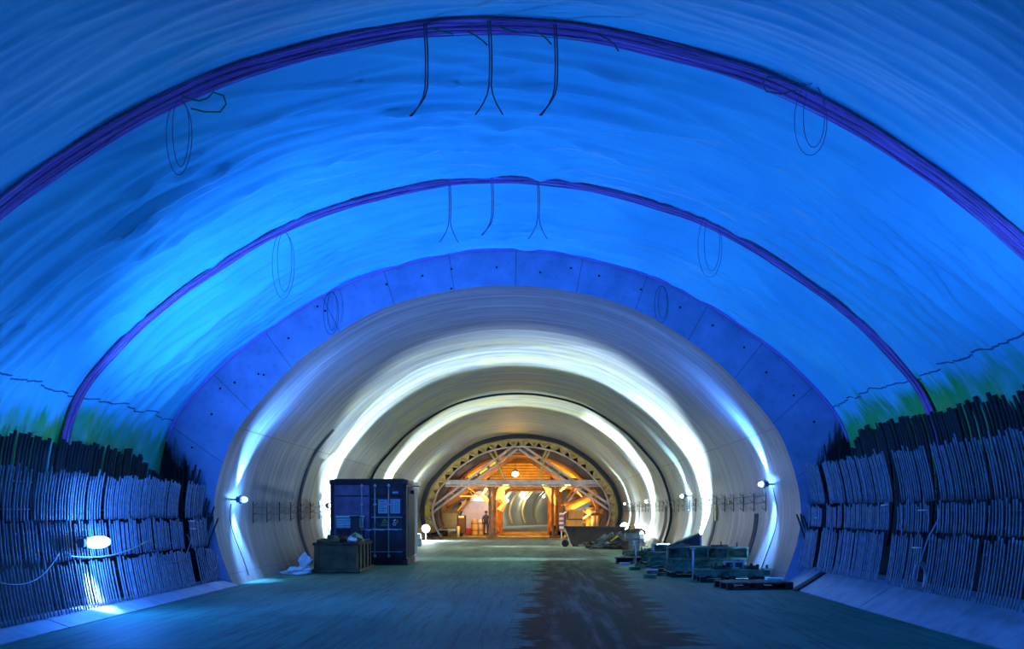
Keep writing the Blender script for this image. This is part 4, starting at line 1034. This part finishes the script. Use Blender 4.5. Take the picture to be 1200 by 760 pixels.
# orange machine, right
om=thing('orange_compressor','bright orange compressor standing behind the long dark skip','machine',(X(664,64.),64.,0))
wm=X(684,64.)-X(664,64.)
MB().box(0,wm,0,1.2,.55,1.18,bev=.03).build('lower_body',M_ORGP,om); MB().box(.08,wm-.03,.05,1.1,1.24,1.78,bev=.03).build('hood',M_ORGP,om); MB().box(.05,wm-.02,.02,1.15,1.17,1.25).build('waist_band',M_CDARK,om)
MB().box(.02,.12,-.02,.03,1.3,1.7).build('vent',M_CDARK,om); MB().box(.0,wm,.1,1.1,.32,.55).build('chassis',M_RUSTO,om)
for y in (.25,.95):
    for x in (.12,wm-.12): MB().lathe([(.03,-.08),(.22,-.08),(.25,0),(.22,.08),(.03,.08)],(x,y,.25),16,'x').build('wheel',M_TYRE,om,smooth=True)
MB().box(.1,wm-.1,.1,1.0,1.78,1.84).build('tray',M_WRAP,om)
st_=thing('barrier_post','red and white striped barrier post left of the orange compressor','post',(X(658,63.5),63.5,0))
for k in range(8): MB().box(-.14,.14,-.04,.04,.5+k*.14,.5+(k+1)*.14).build('stripe',M_WHITE if k%2 else M_RED,st_)
MB().box(-.04,.04,-.03,.03,.02,.5).build('stem',M_WHITE,st_); MB().box(-.25,.25,-.2,.2,0,.05,bev=.01).build('foot',M_RUSTO,st_)
ca=thing('hand_cart','small orange hand cart standing at the right foot of the portal','cart',(X(652,68.),68.,0))
MB().box(-.3,.3,-.3,.3,.35,.8,bev=.03).build('tub',M_RUSTO,ca)
for x in (-.25,.3): MB().lathe([(.03,-.05),(.2,-.05),(.23,0),(.2,.05),(.03,.05)],(x,-.32,.23),14,'y').build('wheel',M_TYRE,ca,smooth=True)
MB().tube([(-.25,-.2,.8),(-.35,-.2,1.2)],.03,6).build('handle',M_RUSTO,ca)

# floodlights on the floor at the arch feet
def flood(x,D,z,rz,lab):
    t_=thing('flood_lamp',lab,'lamp',(x,D,0))
    MB().tube([(0,0,0),(0,0,z-.12)],.03,6).build('stand',M_LAMPB,t_); MB().box(-.2,.2,-.15,.15,0,.03).build('foot',M_LAMPB,t_)
    MB().lathe([(.05,-.16),(.2,-.12),(.24,0),(.2,.12),(.05,.16)],(0,0,z),16,'y').build('lens',E_WHITE,t_,smooth=True)
    MB().lathe([(.2,.1),(.24,.12),(.18,.24),(.05,.26)],(0,0,z),16,'y').build('housing',M_LAMPB,t_,smooth=True)
flood(X(499,60.),60.,Z(619,60.),0,'dazzling white flood lamp on the floor just right of the container')
flood(X(732,57.),57.,Z(617,57.),0,'dazzling white flood lamp low against the right wall behind the drum')
LW=(.80,.92,1.)
light('POINT',(X(499,60.)+.1,59.5,Z(619,60.)),LW,900,'flood_light',.12)
light('POINT',(X(732,57.)-.1,56.5,Z(617,57.)),LW,700,'flood_light',.12)

# ------------------------------------------------------------------ far tunnel
nth=['nearest','second','third','farthest']
for k,(side,D,z) in enumerate(((-1,112,2.4),(-1,122,3.0),(-1,130,3.4),(-1,138,3.8),(1,90,2.6),(1,101,2.6))):
    x=AX+(wallx(inn,z,side)-AX)*SB+bend(D)-side*.35
    o=thing('wall_lamp',('left' if side<0 else 'right')+f' wall lamp in the hazy tunnel beyond the portal, {nth[k%4]} on that side','lamp',(x,D,z))
    MB().lathe([(.03,-.4),(.14,-.32),(.17,0),(.14,.32),(.03,.4)],(0,0,0),10,'y').build('tube',E_FAR,o,smooth=True); MB().box(0 if side>0 else -.3,.3 if side>0 else 0,-.05,.05,-.05,.05).build('bracket',M_LAMPB,o)
    light('POINT',(x-side*.5,D,z),(1.,.95,.75),420,'far_light',.15)
for D in (88,100,112,119,125,131,137,143,149):
    o=MB().tube([(AX+(fs[i]+nin[i]*.22).x+bend(D),D,(fs[i]+nin[i]*.22).y) for i in range(NI) if fs[i].y>.02],.16,6).build('steel_arch',M_LATT,smooth=True)
    tag(o,'thin steel arch rib glimpsed in the hazy tunnel beyond the portal','steel arch','arch ribs beyond the portal')
rows=[[(AX+p.x*q+bend(158),158,CH+(p.y-CH)*q) for p in inn] for q in (SB,.01)]
MB().grid(rows).build('wall_back',M_LINING,fixn=False)['kind']='structure'
hz=bpy.data.materials.new('dust_haze'); hz.use_nodes=True; N=hz.node_tree.nodes; N.remove(N['Principled BSDF'])
vs=N.new('ShaderNodeVolumeScatter'); vs.inputs['Density'].default_value=.008; vs.inputs['Color'].default_value=(.9,.85,.75,1); hz.node_tree.links.new(vs.outputs[0],N['Material Output'].inputs['Volume'])
rows=[[(AX+p.x*.90+bend(D),D,max(.02,CH+(p.y-CH)*.95)) for p in inn] for D in drange(84,150,4)]
hm=MB(); n0=len(rows[0]); hm.grid(rows,closed=True); hm.f.append(tuple(range(n0))); m0=(len(rows)-1)*n0; hm.f.append(tuple(m0+k for k in range(n0)))
tag(hm.build('dust_haze',hz),'pale dust haze hanging in the far tunnel beyond the portal','haze',kind='stuff')

# ------------------------------------------------------------------ lights of the near section
E1=light('POINT',(xl+.45,16.4,zl),LB,2600,'bulkhead_light',.15); light('SPOT',(xl+.5,16.4,zl+.15),LB,21500,'bulkhead_light',.15,(AX+.5,20.5,6.4),140,.8)
light('SPOT',(xl+.10,16.2,zl-.12),(.2,.5,1.),900,'bulkhead_wash',.08,(xl-.18,16.6,zl-1.6),50,.9)
for (x,D,z,W_) in ((-6.9,9.6,2.3,1000),(6.2,10.8,2.4,3500),(-6.9,2.,2.3,150),(6.2,1.,2.4,150)):
    light('SPOT',(x,D,z),LB,W_*1.5,'bulkhead_light',.25,(AX,D+3.2,6.9),140,.8); light('POINT',(x,D,z),LB,W_*.36,'bulkhead_light',.25)
    sd=-1 if x<0 else 1
    bulkhead(x+sd*.15,D,z,sd,E_BLUE,f'blue-white bulkhead lamp on the {"left" if sd<0 else "right"} bars outside the picture, {"beside" if D<5 else "ahead of"} the camera',.7)
# crown wash between the first and second block: hidden shielded up-lights added to shape the bright vault bands
LCW=(.46,.72,1.)
for (x,D,zc,Dn,Df,W_,zt_) in ((-5.7,37.0,.45,28.6,34.8,7500,6.77),(5.3,36.3,.38,28.6,34.6,18000,6.77),(-6.0,50.,.45,43.4,47.6,16000,6.65),(4.9,50.3,.45,43.4,47.6,20000,6.65)):
    LCW=(.62,.82,1.) if D<40 else (.80,.95,.90)
    light('POINT',(x,D,zc),LCW,W_,'crown_wash',.016)
    o=thing('added_uplight',f'added unseen slot uplight standing low by the {"left" if x<0 else "right"} wall, {"in the first lining section" if D<40 else "in the second lining section"}','lamp',(x,D,0))
    dn=Vector((0,Dn-D,zt_-zc)).normalized(); df=Vector((0,Df-D,zt_-zc)).normalized(); c=Vector((0,0,zc))
    a=c+dn*.22; b=c+df*.17
    MB().add([(-.75,-.19,zc-.08),(.75,-.19,zc-.08),(.75,a.y,a.z),(-.75,a.y,a.z),(-.75,-.21,zc-.08),(.75,-.21,zc-.08),(.75,a.y-.02,a.z),(-.75,a.y-.02,a.z)],[(0,1,2,3),(4,5,6,7),(3,2,6,7)]).build('front_shield',M_LAMPB,o)
    MB().add([(-.75,.11,zc-.08),(.75,.11,zc-.08),(.75,b.y+.02,b.z),(-.75,b.y+.02,b.z),(-.75,.13,zc-.08),(.75,.13,zc-.08),(.75,b.y+.04,b.z),(-.75,b.y+.04,b.z)],[(0,1,2,3),(4,5,6,7),(3,2,6,7)]).build('rear_shield',M_LAMPB,o)
    MB().box(-.75,.75,-.21,.13,zc-.10,zc-.08).build('base_tray',M_LAMPB,o); MB().box(-.75,.75,-.16,.1,0,zc-.10).build('stand',M_LAMPB,o)

# ------------------------------------------------------------------ world, camera, view
w=bpy.data.worlds.new('world'); scene.world=w; w.use_nodes=True
w.node_tree.nodes['Background'].inputs[0].default_value=(.02,.05,.12,1); w.node_tree.nodes['Background'].inputs[1].default_value=.05
cam=bpy.data.cameras.new('camera'); co=bpy.data.objects.new('camera',cam); COL.objects.link(co); scene.camera=co
co.location=(0,0,CH); co.rotation_euler=(PI/2,0,0); cam.sensor_width=36; cam.lens=36; cam.shift_x=-19.5/1200; cam.shift_y=220/1200; cam.clip_end=500
vs_=scene.view_settings; vs_.view_transform='Standard'; vs_.look='None'; vs_.gamma=1; vs_.exposure=0; vs_.use_curve_mapping=False
scene.cycles.use_denoising=True
scene.cycles.max_bounces=6; scene.cycles.diffuse_bounces=4; scene.cycles.sample_clamp_indirect=6
